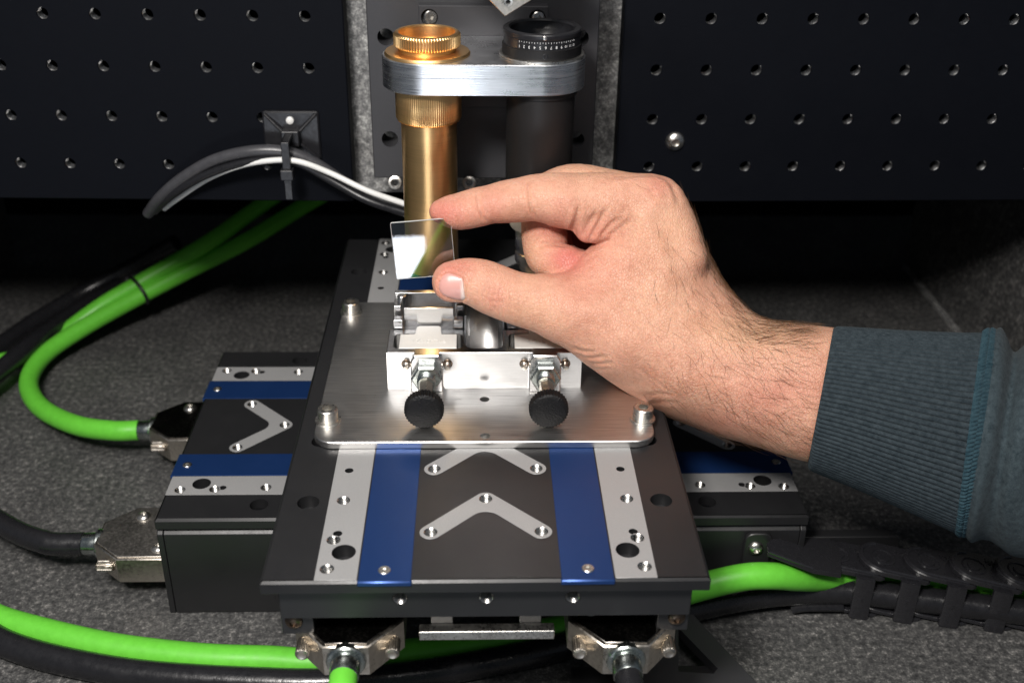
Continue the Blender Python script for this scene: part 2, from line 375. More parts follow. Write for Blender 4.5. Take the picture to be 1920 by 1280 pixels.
kt = thing('black_lens_tube', 'black lens tube with engraved scale ring in the right of the clamp', 'lens tube', (25.3, 488, 140))
C2 = T(25.3, 488, 0)
part('tube_body', G().lathe([(13.5, 171), (14.9, 171), (15.25, 171.6), (15.25, 226.5), (16.3, 226.6), (16.3, 229.4), (12, 229.4)], 64, C2), MT['optic_black'], kt)
part('objective_collar', G().lathe([(10.5, 170.9), (12.9, 170.6), (13.1, 170), (13.1, 163.2), (12.6, 162.4), (10.6, 162.3)], 48, C2), MT['cream'], kt)
part('objective_barrel', G().lathe([(10.4, 163), (10.4, 152), (10.0, 151.4), (10.0, 150), (10.4, 149.5), (10.4, 145), (8, 140), (5.0, 139), (4.6, 140), (0, 140.5)], 48, C2), MT['nickel'], kt)
part('seat_ring', G().lathe([(16, 243.0), (18.6, 243.0), (18.6, 243.9), (17.9, 244.1), (16.4, 243.9)], 64, C2), MT['steel'], kt)
gk = G()
nz, na = 6, 150                              # diamond knurl
vs = []; fs = []
for k in range(nz*2+1):
    for i in range(na*2):
        a = 2*math.pi*i/(na*2); up_ = (i+k) % 2 == 0
        rr = 17.35 if up_ else 17.1
        vs.append((25.3+rr*math.cos(a), 488+rr*math.sin(a), 243.9+k*4.2/(nz*2)))
for k in range(nz*2):
    for i in range(na*2): fs.append((k*na*2+i, k*na*2+(i+1) % (na*2), (k+1)*na*2+(i+1) % (na*2), (k+1)*na*2+i))
gk.add(vs, fs); gk.lathe([(17.1, 248.1), (16.7, 248.35), (15, 248.4)], 64, C2)
part('knurled_ring', gk, MT['optic_black'], kt, ang=10)
part('scale_ring', G().lathe([(15, 248.2), (16.7, 248.3), (16.7, 252.2), (16.3, 252.5)], 96, C2), MT['black_plastic'], kt)
part('rim', G().lathe([(15, 252.3), (16.9, 252.4), (17.1, 252.8), (17.1, 254.3), (16.7, 254.8), (14.6, 254.9), (13.9, 254.2), (13.7, 251.5), (13.0, 250.5), (9.5, 244), (9.5, 242), (0, 241.5)], 96, C2), MT['black_plastic'], kt)
nums = G()
for k in range(12):
    a = R(-128+ (k*2+0.0)*4.05+0.0)
    for tick in (0, 1):
        aa = a+R(4.05)*tick
        if k == 11 and tick: continue
        d = Vector((math.cos(aa), math.sin(aa), 0)); t = Vector((-math.sin(aa), math.cos(aa), 0))
        Mt = Matrix((( t.x, 0, d.x, 25.3+d.x*16.72), (t.y, 0, d.y, 488+d.y*16.72), (0, 1, 0, 251.0), (0, 0, 0, 1)))
        hgt = 0.75 if tick == 0 else 0.45
        nums.box(-0.07, 0.07, 0.8-hgt, 0.8, -0.02, 0.03, Mt)
    d = Vector((math.cos(a), math.sin(a), 0)); t = Vector((-math.sin(a), math.cos(a), 0))
    Mt = Matrix(((-t.x, 0, d.x, 25.3+d.x*16.74), (-t.y, 0, d.y, 488+d.y*16.74), (0, -1, 0, 249.6), (0, 0, 0, 1)))
    v, f = text_geo(str(k+1), 1.75 if k < 9 else 1.45, 0.03, Mt); nums.add(v, f)
part('scale_numerals', nums, MT['ink'], kt)
aa = R(-88)
ss = mesh_of('set_screw', G().lathe([(1.25, -1), (1.25, 0.1), (1.0, 0.2), (0.55, 0.15), (0.5, -0.5), (0, -0.5)], 20), MT['black_plastic'])
link('set_screw', ss, kt, (17.25*math.cos(aa), 17.25*math.sin(aa), 245.9-140), (R(90), 0, aa+R(90)))
link('lock_screw', mesh_of('lock_screw', G().lathe([(0.9, -1), (0.9, 0.15), (0.7, 0.25), (0, 0.25)], 16), MT['steel']), kt, (17.0*math.cos(R(-89)), 17.0*math.sin(R(-89)), 253.6-140), (R(90), 0, R(1)))

# ------------------------------------------------------------------ the two linear stages (same slide, local x across, y along)
LEN = 296.0
def chevron(s0, sgn=1, r=4.0):
    A, B_, C_ = Vector((-20.2, s0-sgn*20.0)), Vector((0, s0)), Vector((20.2, s0-sgn*20.0)); out = []
    def arc(c, a0, a1, n=8): return [(c.x+r*math.cos(R(a0+(a1-a0)*i/n)), c.y+sgn*r*math.sin(R(a0+(a1-a0)*i/n))) for i in range(n+1)]
    out += arc(A, 315, 135); out += arc(B_, 135, 45, 6); out += arc(C_, 45, -135)
    c = Vector((0, s0-sgn*(4.0*1.414+6.0*1.414-0.2)))
    rr = 6.0
    out += [(c.x+rr*math.cos(R(a)), c.y+sgn*rr*math.sin(R(a))) for a in (45, 60, 75, 90, 105, 120, 135)]
    return out
def slide(root, zt):
    ends = lambda s: (s, LEN-s)
    dark = []; bores = []; scr = []
    for sx in (-1, 1):
        for e in (0, 1):
            f = (lambda s: s) if e == 0 else (lambda s: LEN-s)
            dark += [(sx*50.5, f(15.5), 4.3), (sx*53.8, f(26.0), 1.7), (sx*53.6, f(65.5), 1.7)]
            bores += [(sx*55.4, f(6.5)), (sx*54.9, f(22.4)), (sx*53.8, f(46.0)), (sx*53.8, f(86.0)), (sx*53.8, f(126))]
            scr += [(sx*35.4, f(5.4))]
    edge = [(sx*66.9, f, 4.2) for sx in (-1, 1) for f in (45.0, 86.5, 148, LEN-86.5, LEN-45)]
    allh = [circ(r, 24, x, y) for x, y, r in dark+edge]+[circ(2.55, 20, x, y) for x, y in bores]
    chs = [(46.5, 1), (86.3, 1), (LEN-46.5, -1), (LEN-86.3, -1)]
    cb = [(x, s0-sg*d) for s0, sg in chs for x, d in ((-20.2, 20), (0, 0), (20.2, 20))]
    plate_h = allh+[circ(2.55, 20, x, y) for x, y in cb]
    g = G(); g.prism(rrect(-77.8, 77.8, 0, LEN, 0.5, 2), zt-5.5, zt, holes=plate_h, ch=1.1, chb=0.3, floor=zt-5.3)
    part('slide_plate', g, MT['black_anod'], root, local=True)
    for sx in (-1, 1):
        x0, x1 = sorted((sx*44.6, sx*59.2))
        hs = [circ(r, 24, x, y) for x, y, r in dark if x*sx > 0]+[circ(2.55, 20, x, y) for x, y in bores if x*sx > 0]
        part('silver_strip', G().prism(rrect(x0, x1, 0.6, LEN-0.6, 0.2, 1), zt+0.01, zt+0.16, holes=hs, ch=0.05), MT['silver'], root, local=True)
        x0, x1 = sorted((sx*25.7, sx*44.4))
        part('blue_strip', G().prism(rrect(x0, x1, -0.7, LEN+0.7, 0.3, 1), zt-1.6, zt+0.18, ch=0.45), MT['blue'], root, local=True)
    for s0, sg in chs:
        hs = [circ(2.55, 20, x, y) for x, y in ((-20.2, s0-sg*20), (0, s0), (20.2, s0-sg*20))]
        part('chevron_inlay', G().prism(chevron(s0, sg), zt+0.01, zt+0.16, holes=hs, ch=0.05), MT['silver'], root, local=True)
    for x, y in bores+cb: link('threaded_bore', BORE_M5, root, (x, y, zt+0.12))
    for x, y in scr: link('screw', FLAT_SCREW, root, (x, y, zt+0.2))

lo = thing('linear_stage', 'lower black linear stage with blue stripes lying crosswise on the granite', 'linear stage', (-148, 482, 0), R(-90), 'linear stages')
slide(lo, 55.0)
YZ = Matrix(((1, 0, 0, 0), (0, 0, 1, 0), (0, 1, 0, 0), (0, 0, 0, 1)))
prof = [(-77.3, 0.3), (77.3, 0.3), (77.3, 46.2), (75.0, 48.5), (-75.0, 48.5), (-77.3, 46.2)]
g = G(); g.prism(prof, 3, LEN-3, M=YZ); part('base_body', g, MT['black_anod'], lo, 0.3, local=True)
for y0, y1 in ((0.0, 2.8), (LEN-2.8, LEN)): part('end_cap', G().prism([(x*1.003, z+0.1) for x, z in prof], y0, y1, M=YZ), MT['black_anod'], lo, 0.5, local=True)
part('bearing_gap', G().box(-74, 74, 2, LEN-2, 48.0, 50.0), MT['void_black'], lo, local=True)
part('cover_plate', G().prism(rrect(50, 246, 6, 36, 4, 4), 77.4, 78.6, ch=0.4, M=Matrix(((0, 0, 1, 0), (1, 0, 0, 0), (0, 1, 0, 0), (0, 0, 0, 1)))), MT['black_anod'], lo, local=True)

hi = thing('linear_stage', 'upper black linear stage with blue stripes pointing toward the viewer', 'linear stage', (0, 297.6, 55), 0, 'linear stages')
slide(hi, 55.0)
part('carriage_body', G().prism(rrect(-72.8, 72.8, 34.4, 49.4, 0.3, 1), -(LEN-4.4), -4.4, ch=0.4, holes=[circ(2.75, 24, x, 43.4) for x in (-30.3, 0, 30.5)], floor=-14.4, M=TOWARD), MT['black_anod'], hi, local=True)
for x in (-30.3, 0.0, 30.5): link('front_bore', BORE_M5, hi, (x, 4.5, 43.4), (R(90), 0, 0))
part('base_body', G().box(-70, 70, 108, LEN-6, 0.3, 34.2), MT['black_anod'], hi, 0.5, local=True)
part('motor_housing', G().box(-71, 71, 37.0, 108, 8.5, 34.2), MT['void_black'], hi, 0.5, local=True)
part('end_bar', G().box(-24.2, 24.6, 4.6, 9.0, 23.4, 27.4), MT['steel'], hi, 0.4, local=True)
for x in (-20, 12): part('bar_hanger', G().box(x, x+8, 9.0, 37.0, 24.0, 34.2), MT['black_anod'], hi, 0.3, local=True)
for sx in (-1, 1):
    part('corner_block', G().box(min(sx*62, sx*73.5), max(sx*62, sx*73.5), 8, 40, 24, 34.3), MT['black_anod'], hi, 0.4, local=True)
    link('corner_screw', BUTTON_DARK, hi, (sx*69.0, 7.95, 30.2), (R(90), 0, 0))

# ------------------------------------------------------------------ aluminium adapter plate
ap = thing('adapter_plate', 'brushed aluminium plate with rounded corners screwed onto the upper stage', 'metal plate', (0, 440, 110.3))
part('plate', G().prism(rrect(-70.0, 70.0, 378.0, 505.0, 8.5, 8), 110.3, 113.4, holes=[circ(2.1, 20, 0, 411), circ(2.1, 20, 0.1, 382.3)], ch=0.35, chb=0.2), MT['alu_plate'], ap)
WASH = mesh_of('washer', G().lathe([(2.5, 0), (5.3, 0), (5.4, 0.3), (5.3, 0.9), (2.5, 0.9)], 28), MT['steel'])
for x, y in ((-65.3, 394.5), (66.3, 394.5), (-65.4, 493.6), (66.3, 493.6)):
    link('washer', WASH, ap, (x, y-440, 113.42-110.3)); link('cap_screw', CAP_M5, ap, (x, y-440, 114.3-110.3), (0, 0, random.random()))

# ------------------------------------------------------------------ milled fixture with the two plungers
fx = thing('slide_fixture', 'milled aluminium fixture block with two black knob plungers', 'fixture', (0, 440, 113.4))
ZT = 131.4
ins = lambda cx: rrect(cx-15.1, cx+15.1, 423.6, 437.4, 2.8, 5)
cen = rrect(-8.0, 8.0, 423.8, 449.9, 3.0, 5)
notch = [(8.0, 441.0), (8.0, 427.0), (7.2, 425.0), (5.2, 424.0), (-5.2, 424.0), (-7.2, 425.0), (-8.0, 427.0), (-8.0, 441.0)]
g = G(); g.prism([(-42.2, 441.0), (-42.2, 420.0), (42.2, 420.0), (42.2, 441.0)]+notch, 113.45, ZT, holes=[ins(-24.6), ins(25.8)] , ch=0.25, floor=118)
part('front_block', g, MT['alu_mill'], fx)
for cx in (-24.9, 26.2): part('plunger_boss', G().prism([(cx-6.9, 113.5), (cx+6.9, 113.5), (cx+6.9, 127.6), (cx+6.5, 129.4), (cx+5.2, 131.7), (cx-5.2, 131.7), (cx-6.5, 129.4), (cx-6.9, 127.6)], -423.3, -416.6, ch=0.5, M=TOWARD), MT['alu_mill'], fx)
G_ = G()
for sgx in (-1, 1):
    cx = sgx*25-0.0+(0.6 if sgx > 0 else 0)
    xa, xb = cx-15.8, cx+15.8
    G_.box(xa, xb, 441.02, 464, 113.45, 127.5)                       # holder floor
    G_.box(xa, xb, 460.5, 463.6, 127.4, 140.3)                       # rear wall
    G_.box(cx-11.0, cx+11.3, 446.0, 447.6, 127.4, 139.7)             # front wall facing the viewer
    for px in (xa+0.1, xb-3.3): G_.box(px, px+3.2, 449.5, 460.4, 127.4, 139.0)
    for px in (xa+0.2, xb-4.4): G_.box(px, px+4.2, 442.2, 446.6, 127.4, 135.6)
    for px in (xa+3.4, xb-3.4): G_.lathe([(2.1, 127.4), (2.1, 140.8), (1.8, 141.2), (0, 141.2)], 18, T(px, 456.5, 0))
part('holder_frames', G_, MT['alu_mill'], fx, 0.3)
g = G(); poly = [(-8.8, 441.02), (-8.8, 464), (8.9, 464), (8.9, 441.02)]
inner = [(8.0, 441.02), (8.0, 452), (6.6, 455.4), (3.6, 457.2), (-3.6, 457.2), (-6.6, 455.4), (-8.0, 452), (-8.0, 441.02)]
g.prism(poly+inner, 113.45, 138.6, ch=0.0)
part('centre_recess', g, MT['alu_mill'], fx)
for cx, nm in ((-24.9, 0), (26.2, 1)):
    p = part('index_plunger', G().lathe([(4.4, 5), (4.4, 0), (4.6, -0.5), (4.6, -6.0), (4.2, -6.4), (3.4, -6.4), (3.4, -6.0), (0, -6.0)], 32, T(cx, 420, 122.3) @ TOWARD @ Matrix.Diagonal((1, 1, -1, 1))), MT['zinc'], fx)
    q = Matrix.Rotation(R(30), 4, 'Z')
    def hexn(af, y0, y1, ch): # hexagon nut along the plunger axis
        rr = af/math.sqrt(3); return G().prism(circ(rr, 6, 0, 0, R(0)), -y1, -y0, holes=[circ(4.0, 24)], ch=ch, chb=ch, M=T(cx, 0, 122.3) @ TOWARD)
    def along(prof, n=32): return G().lathe([(r, -y) for r, y in prof], n, T(cx, 0, 122.3) @ TOWARD)
    rr = 8.9
    sub('lock_nut', hexn(11.8, 412.4, 416.55, 0.7), MT['zinc'], p, fx, 0.0)
    gg = G()
    pr = []
    y = 413.0
    while y > 408.6: pr += [(4.0, y), (3.7, y-0.35)]; y -= 0.7
    gg = along([(3, 413.2)]+pr+[(3.6, y), (0, y)])
    sub('threaded_collar', gg, MT['zinc'], p, fx)
    sub('hex_shaft', G().prism(circ(3.1, 6, 0, 0, R(20)), -408, -397, ch=0.3, M=T(cx, 0, 122.3) @ TOWARD), MT['nickel'], p, fx)
    kg = along([(0, 398.6), (2.9, 398.6), (3.3, 397.5), (3.2, 393.4), (5.0, 391.6), (6.8, 391.4)])
    nT = 36; V = []; FF = []
    rows = [(7.0, 391.8, 0), (7.6, 391.3, 1), (7.6, 387.0, 1), (7.2, 386.4, 0), (6.4, 386.1, 0), (0.01, 385.9, 0)]
    for r_, y_, tt in rows:
        for i in range(nT*2):
            a = math.pi*i/nT; r2 = r_+(0.55 if (i % 2 and tt) else 0)
            V.append((cx+r2*math.cos(a), y_, 122.3+r2*math.sin(a)))
    for k in range(len(rows)-1):
        for i in range(nT*2): FF.append((k*nT*2+i, k*nT*2+(i+1) % (nT*2), (k+1)*nT*2+(i+1) % (nT*2), (k+1)*nT*2+i))
    kg.add(V, FF)
    sub('knob', kg, MT['knob'], p, fx, ang=30)
    for dx in (-8.9, 9.0):
        gp = along([(1.35, 421), (1.35, 416.6), (1.0, 416.0), (0, 415.9)], 16); gp.v = [(x+dx, y, z+3.6) for x, y, z in gp.v]
        part('dowel_pin', gp, MT['nickel'], fx)
        gr = G().lathe([(1.4, 0.0), (1.5, 0.25), (2.0, 0.3), (2.15, 0.15), (2.15, -0.3)], 20, T(cx+dx, 420, 125.9) @ TOWARD); part('pin_bush', gr, MT['bronze'], fx)
for cx, lb in ((-24.6, 'white plastic insert with embossed code in the left pocket of the fixture'), (25.8, 'white plastic insert in the right pocket of the fixture under the hand')):
    t = thing('plastic_insert', lb, 'insert', (cx, 430, 118.2), 0, 'white inserts in the fixture')
    pl = [(cx-12.5, 423.9), (cx+12.5, 423.9), (cx+12.5, 436.4), (cx+6.0, 436.6), (cx+5.6, 437.2), (cx+5.2, 443.4), (cx+4.2, 444.4), (cx-4.6, 444.4), (cx-5.6, 443.4), (cx-6.0, 437.2), (cx-6.4, 436.6), (cx-12.5, 436.4)]
    part('insert_body', G().prism(pl, 130.9, 131.7, ch=0.25), MT['white_plastic'], t)
    part('insert_stem', G().box(cx-12.4, cx+12.4, 424.0, 436.3, 118.2, 130.88), MT['white_plastic'], t)
    v, f = text_geo('PIL-0121', 4.4, 0.3, T(cx+0.2, 430.2, 131.8) @ Matrix.Rotation(math.pi, 4, 'Z'))
    part('embossed_code', G().add(v, f), MT['white_plastic'], t)

# ------------------------------------------------------------------ D-sub connectors
def dsub(label, loc, rotz, cover):
    t = thing('d_sub_connector', label, 'connector', loc, rotz, 'metal d-sub connector hoods')
    pl = [(-20, 0), (-20, -22), (-8.2, -35.5), (-2.6, -35.5), (-2.6, -33.5), (2.6, -33.5), (2.6, -35.5), (8.2, -35.5), (20, -22), (20, 0)]
    part('hood', G().prism(pl, -14.5, -0.7, ch=0.5, chb=0.4), MT['nickel'], t, local=True)
    lid = [(-18.6, -1), (-18.6, -21.6), (-7.4, -34.2), (7.4, -34.2), (18.6, -21.6), (18.6, -1)]
    part('top_cover', G().prism(lid, -0.72, -0.1, ch=0.2), MT[cover], t, local=True)
    A = T(0, -33, -7.2) @ TOWARD
    part('strain_relief', G().lathe([(3, 0), (7.0, 0), (7.3, 0.6), (7.3, 3.4), (6.8, 4.0), (5.5, 4.1), (5.4, 10.5), (5.0, 11.2), (4.0, 11.2)], 16, A), MT['zinc'], t, local=True)
    for sx in (-1, 1):
        sc = part('thumbscrew', G().knurl(2.6, 11.0, 18.5, 18, 0.3, T(sx*16.3, -14, -7.4) @ TOWARD, 0.4).lathe([(1.2, 0), (1.2, 11.2), (2.4, 11.2)], 14, T(sx*16.3, -14, -7.4) @ TOWARD).lathe([(2.3, 18.5), (1.6, 18.9), (0, 18.6)], 14, T(sx*16.3, -14, -7.4) @ TOWARD), MT['nickel'], t, local=True)
    link('hood_screw', BUTTON, t, (-11.5, -17, -0.1)); link('hood_screw', BUTTON, t, (12.5, -4, -0.4))
    part('plug_shell', G().prism(rrect(-17, 17, -12.5, -2.2, 2, 3), -0.2, 6, M=TOWARD), MT['steel'], t, local=True)
    return t
MT['steel_mirror_dark'] = mat('steel_painted_reflection', (0.10, 0.094, 0.088), 1.0, 0.26, gscale=700, bump=0.003, bscale=900)  # dark surroundings mirrored in the covers are put into this colour
MT['steel_dark'] = mat('dark_polished_steel', (0.52, 0.49, 0.45), 1.0, 0.42, gscale=700, bump=0.004, bscale=900)
dsub('metal connector hood under the front left of the upper stage with green cable', (-50.3, 334, 80), 0, 'steel_mirror_dark')
dsub('metal connector hood under the front right of the upper stage beside triangular bracket', (50.3, 333, 80), 0, 'steel_mirror_dark')
dsub('metal connector hood at the left stage end on the green loop cable', (-149.5, 532, 27), R(-90), 'steel_mirror_dark')
dsub('metal connector hood at the left stage end on the black cable', (-149.5, 432, 27), R(-90), 'steel_dark')

# ------------------------------------------------------------------ cables
def path(L): return [tuple(at(u, v, 'z', z)) for u, v, z in L]
def cable(name, pts, r, m, label, group=None, n=16):
    return solo(name, G().tube(pts, r, n), m, label, 'cable', group=group, ang=60)
e = (-149.5-44, 532, 19.8)
loop = path([(690, 318, 84), (580, 380, 66), (467, 449, 52), (367, 500, 40), (262, 555, 28), (160, 612, 19), (85, 664, 13), (54, 715, 11), (75, 762, 13), (140, 796, 17)])+[(-208, 532, 19.6), e]
cable('green_cable', loop, 5.7, MT['green'], 'bright green cable looping into the upper left connector', 'green cables')
cable('green_cable', path([(600, 310, 88), (497, 380, 70), (400, 449, 56), (333, 489, 46), (258, 533, 34), (190, 574, 25), (130, 618, 14), (90, 650, 7), (30, 672, 5.9), (-60, 690, 5.9)]), 5.7, MT['green'], 'green cable tied beside the loop and leaving at the left edge', 'green cables')
ZCH = 15.0
GY = lambda u, v, y: tuple(at(u, v, 'y', y))
back = [tuple(at(u, v, 'z', 27.0)+np.array((0, 5.5, ZCH-27.0))) for u, v in ((1568, 1040), (1653, 1046), (1738, 1054), (1910, 1071), (1996, 1081))]
cable('green_cable', path([(-60, 1128, 7), (0, 1160, 7), (100, 1188, 7), (200, 1210, 7), (300, 1224, 7), (400, 1233, 7), (500, 1236, 7), (600, 1240, 7), (760, 1224, 7), (900, 1206, 7), (1040, 1180, 8), (1160, 1148, 11)])+[GY(1300, 1104, 390), GY(1390, 1082, 391), GY(1450, 1079, 392.5), GY(1495, 1082, 397), GY(1545, 1082, 405)]+back[1:], 6.2, MT['green'], 'long green cable running along the front and into the cable chain', 'green cables')
cable('green_cable', [(-50.3, 296, 72.8), (-50.3, 284, 72.5), (-50, 262, 67), (-46, 220, 54), (-36, 165, 46), (-26, 122, 52), (-15, 102, 66), (8, 99, 105), (22, 100, 128), (50, 90, 146), (110, 40, 150)], 5.0, MT['green'], 'green cable end in the front left connector with an unseen loop added for the glass reflection', 'green cables')  # unseen loop is shaped to reflect as a green streak in the glass
cable('black_cable', [(50.3, 295, 72.8), (50.3, 282, 72.4), (50, 266, 69), (50, 250, 60), (52, 234, 46), (54, 224, 24), (54, 220, -40)], 5.0, MT['rubber'], 'black cable end in the front right connector', 'black cables')
cable('black_cable', path([(-60, 1150, 6.3), (-10, 1195, 6.3), (70, 1226, 6.3), (200, 1254, 6.3), (320, 1268, 6.3), (460, 1276, 6.3), (600, 1279, 6.3), (760, 1266, 6.3), (900, 1244, 6.3), (1050, 1212, 7), (1200, 1168, 8), (1320, 1135, 9), (1450, 1112, 11), (1580, 1108, 11), (1700, 1120, 10), (1950, 1150, 10)]), 6.2, MT['rubber'], 'long black cable running below the green one into the cable chain', 'black cables')
cable('black_cable', path([(-70, 935, 12), (-10, 972, 15), (40, 1000, 18), (80, 1014, 20)])+[(-207, 432, 19.8), (-149.5-44, 432, 19.8)], 5.6, MT['rubber'], 'black cable plugged into the lower left connector', 'black cables')
cable('black_cable', path([(330, 455, 50), (240, 505, 28), (150, 552, 14), (60, 606, 8), (-10, 655, 7), (-80, 700, 7)]), 6.0, MT['rubber'], 'thick black cable behind the green pair, upper of two', 'black cables')
cable('black_cable', path([(330, 478, 40), (235, 527, 20), (140, 586, 17), (60, 645, 19), (0, 695, 18), (-60, 745, 17)]), 6.0, MT['rubber'], 'thick black cable along the green loop, lower of two', 'black cables')
# cable tie round the green pair
p1 = Vector(at(262, 555, 'z', 28)); p2 = Vector(at(258, 533, 'z', 34)); c0 = (p1+p2)/2
dirv = (Vector(at(160, 612, 'z', 19))-p1).normalized()
A_ = p2-p1; A_ = A_-dirv*A_.dot(dirv); hs = A_.length/2; A_.normalize(); B_ = dirv.cross(A_); gt = G(); ringp = []
for k in range(33):
    a = 2*math.pi*k/32; ringp.append(tuple(c0+A_*((hs+6.5)*math.cos(a))+B_*(6.9*math.sin(a))))
gt.tube(ringp, 1.3, 8, sub=1); solo('cable_tie', gt, MT['black_plastic'], 'black cable tie round the two green cables', 'cable tie')

# wires on the left breadboard
def wire(name, L, r, m, label):
    return solo(name, G().tube([tuple(at(u, v, 'y', y)) for u, v, y in L], r, 12), m, label, 'wire', group='wires tied to the left breadboard', ang=60)
wire('grey_wire', [(278, 400, 557), (300, 371, 546), (340, 336, 540), (400, 301, 536), (470, 284, 533), (535, 285, 533), (590, 306, 534), (650, 345, 534), (710, 376, 530), (770, 398, 524)], 3.0, MT['grey_wire'], 'thick dark grey wire arching over the left breadboard')
wire('black_wire', [(290, 396, 554), (320, 368, 542), (370, 336, 536), (430, 312, 533), (500, 300, 530), (560, 306, 530), (620, 338, 530), (690, 376, 526), (770, 402, 518)], 2.1, MT['black_plastic'], 'thin black wire under the white wire')
wire('white_wire', [(308, 391, 553), (335, 371, 545), (390, 335, 538), (450, 311, 532), (510, 301, 528), (560, 303, 527), (620, 325, 528), (690, 358, 524), (770, 386, 512)], 1.45, MT['white_wire'], 'thin white wire arching over the left breadboard')
# tie mount
tm = thing('cable_tie_mount', 'square black cable tie mount stuck on the left breadboard', 'cable mount', (-96, 546, 187))
part('mount_base', G().prism(rrect(-109.9, -82.0, 174.6, 199.8, 1.2, 3), -547.4, -543.2, ch=0.8, M=TOWARD), MT['black_plastic'], tm)
for a, b in (((-108.6, 198.6), (-100.5, 190.5)), ((-83.3, 198.6), (-91.5, 190.5)), ((-108.6, 175.8), (-100.5, 184)), ((-83.3, 175.8), (-91.5, 184))):
    part('rib', G().tube([(a[0], 543.2, a[1]), (b[0], 541.6, b[1])], 0.9, 8, sub=1), MT['black_plastic'], tm)
part('saddle', G().box(-100.5, -91.5, 537.5, 543.1, 183.5, 191.5), MT['black_plastic'], tm, 0.8)
part('mount_screw', G().lathe([(2.0, 0), (1.9, 0.8), (1.2, 1.3), (0, 1.4)], 20, T(-96.2, 543.2, 195.4) @ TOWARD), MT['white_wire'], tm)
tt = thing('cable_tie', 'black cable tie holding wires to the mount on the left breadboard', 'cable tie', (-96.5, 530, 180))
part('strap', G().prism(rrect(-98.3, -94.5, 166, 190.8, 0.6, 2), -531.2, -522.6, holes=[rrect(-97.9, -94.9, 168.0, 189.4, 0.4, 2)], M=TOWARD) if False else G().box(-98.4, -94.4, 523.4, 525.0, 169.5, 190.5).box(-98.4, -94.4, 525.0, 540, 189.2, 190.5), MT['black_plastic'], tt, 0.4)
part('lock_head', G().box(-99.6, -93.3, 521.6, 527.2, 171.5, 176.8), MT['black_plastic'], tt, 0.6)
part('tail', G().box(-98.2, -94.7, 523.6, 524.9, 161.0, 171.5), MT['black_plastic'], tt, 0.3)

# ------------------------------------------------------------------ cable chain on the right
ch = thing('cable_chain', 'black plastic cable chain lying on its side on the granite', 'cable chain', (180, 400, 0))
ZC = 27.0
cent = [at(u, v, 'z', ZC) for u, v in ((1488, 1036), (1568, 1040), (1653, 1046), (1738, 1054), (1824, 1062), (1910, 1071), (1996, 1081))]
for k in range(len(cent)-1):
    a, b = Vector(cent[k]), Vector(cent[k+1]); d = (b-a); ln = d.length; ang = math.atan2(d.y, d.x)
    Mk = T(a.x, a.y, 0) @ Matrix.Rotation(ang, 4, 'Z')
    w = 11.0
    if k == 0:
        pl = [(-8, 9), (-8, 3.5), (10, -8.5), (ln+4, -9.5), (ln+4, 9.5)]
    else:
        pl = [(w*math.cos(R(t)), w*math.sin(R(t))) for t in range(90, 271, 15)]+[(ln*0.9, -w), (ln*1.02, -w+1.5), (ln*1.02, w)]
    sh = Matrix.Identity(4); sh[2][0] = -3.2/ln
    Mk = Mk @ sh
    if k == 0:                               # end link rising to the bracket screw
        tp = [at(*q) for q in ((1438, 1016, 'z', 45), (1440, 1034, 'z', 44), (1526, 1067, 'z', 36), (1578, 1076, 'z', 29), (1578, 1014, 'z', 26.5), (1520, 1006, 'z', 35), (1448, 1009, 'z', 43))]
        tp = [tuple(p) for p in tp]; n_ = len(tp); bt_ = [(x, y, z-2.6) for x, y, z in tp]
        g = G().add(tp+bt_, [tuple(range(n_)), tuple(range(2*n_-1, n_-1, -1))]+[(i, (i+1) % n_, n_+(i+1) % n_, n_+i) for i in range(n_)])
        lk = part('chain_link', g, MT['chain'], ch, 0.4)
        e0, e1 = [at(1443, 1034, 'z', 44), at(1524, 1065, 'z', 36.2)]
        sub('link_rim', G().tube([tuple(e0), tuple(e1)], 0.7, 6, sub=1), MT['chain'], lk, ch)
        sub('lower_plate', G().prism(pl, 2.8, 4.6, ch=0.3, M=Mk), MT['chain'], lk, ch); continue
    lk = part('chain_link', G().prism(pl, ZC-1.9, ZC+0.6, ch=0.5, M=Mk), MT['chain'], ch)
    if k:
        sub('link_boss', G().lathe([(5.6, 0.3), (5.6, 1.1), (5.1, 1.25), (4.9, 0.75), (3.2, 0.75), (3.0, 1.4), (0, 1.4)], 28, Mk @ T(0.5, 0, ZC)), MT['chain'], lk, ch)
        gg = G()
        for t0, t1, rr_ in ((100, 262, w-1.6),):
            pts_ = [(rr_*math.cos(R(t)), rr_*math.sin(R(t)), ZC+0.75) for t in range(t0, t1, 12)]+[(ln*0.85, -w+1.6, ZC+0.75)]
            gg.tube(pts_, 0.9, 6, M=Mk, sub=1)
        sub('raised_rim', gg, MT['chain'], lk, ch)
        v, f = text_geo('igus', 4.6, 0.5, Mk @ T(ln*0.5, 6.2, ZC+0.8)); gg = G().add(v, f)
        for q in range(6): gg.box(ln*0.32+q*1.7, ln*0.32+q*1.7+0.9, -7.6, -6.0, ZC+0.55, ZC+0.95, Mk)
        sub('embossed_marks', gg, MT['chain'], lk, ch)
    gg = G().prism(pl, 2.8, 4.6, ch=0.3, M=Mk); sub('lower_plate', gg, MT['chain'], lk, ch)
    if k:
        gb_ = G().prism(rrect(ln*0.36, ln*0.36+9.0, -13.2, -10.4, 0.8, 2), 2.2, ZC-1.2, M=Mk); sub('cross_bar', gb_, MT['chain'], lk, ch)
        sub('rear_bar', G().box(ln*0.4, ln*0.4+8, 9.0, 11.0, 3, ZC-2, Mk), MT['chain'], lk, ch)
        v, f = text_geo('6' if k == 1 else '7', 3.2, 0.3, Mk @ T(ln*0.36+4.4, -13.3, 14) @ TOWARD); sub('bar_numeral', G().add(v, f), MT['chain'], lk, ch)
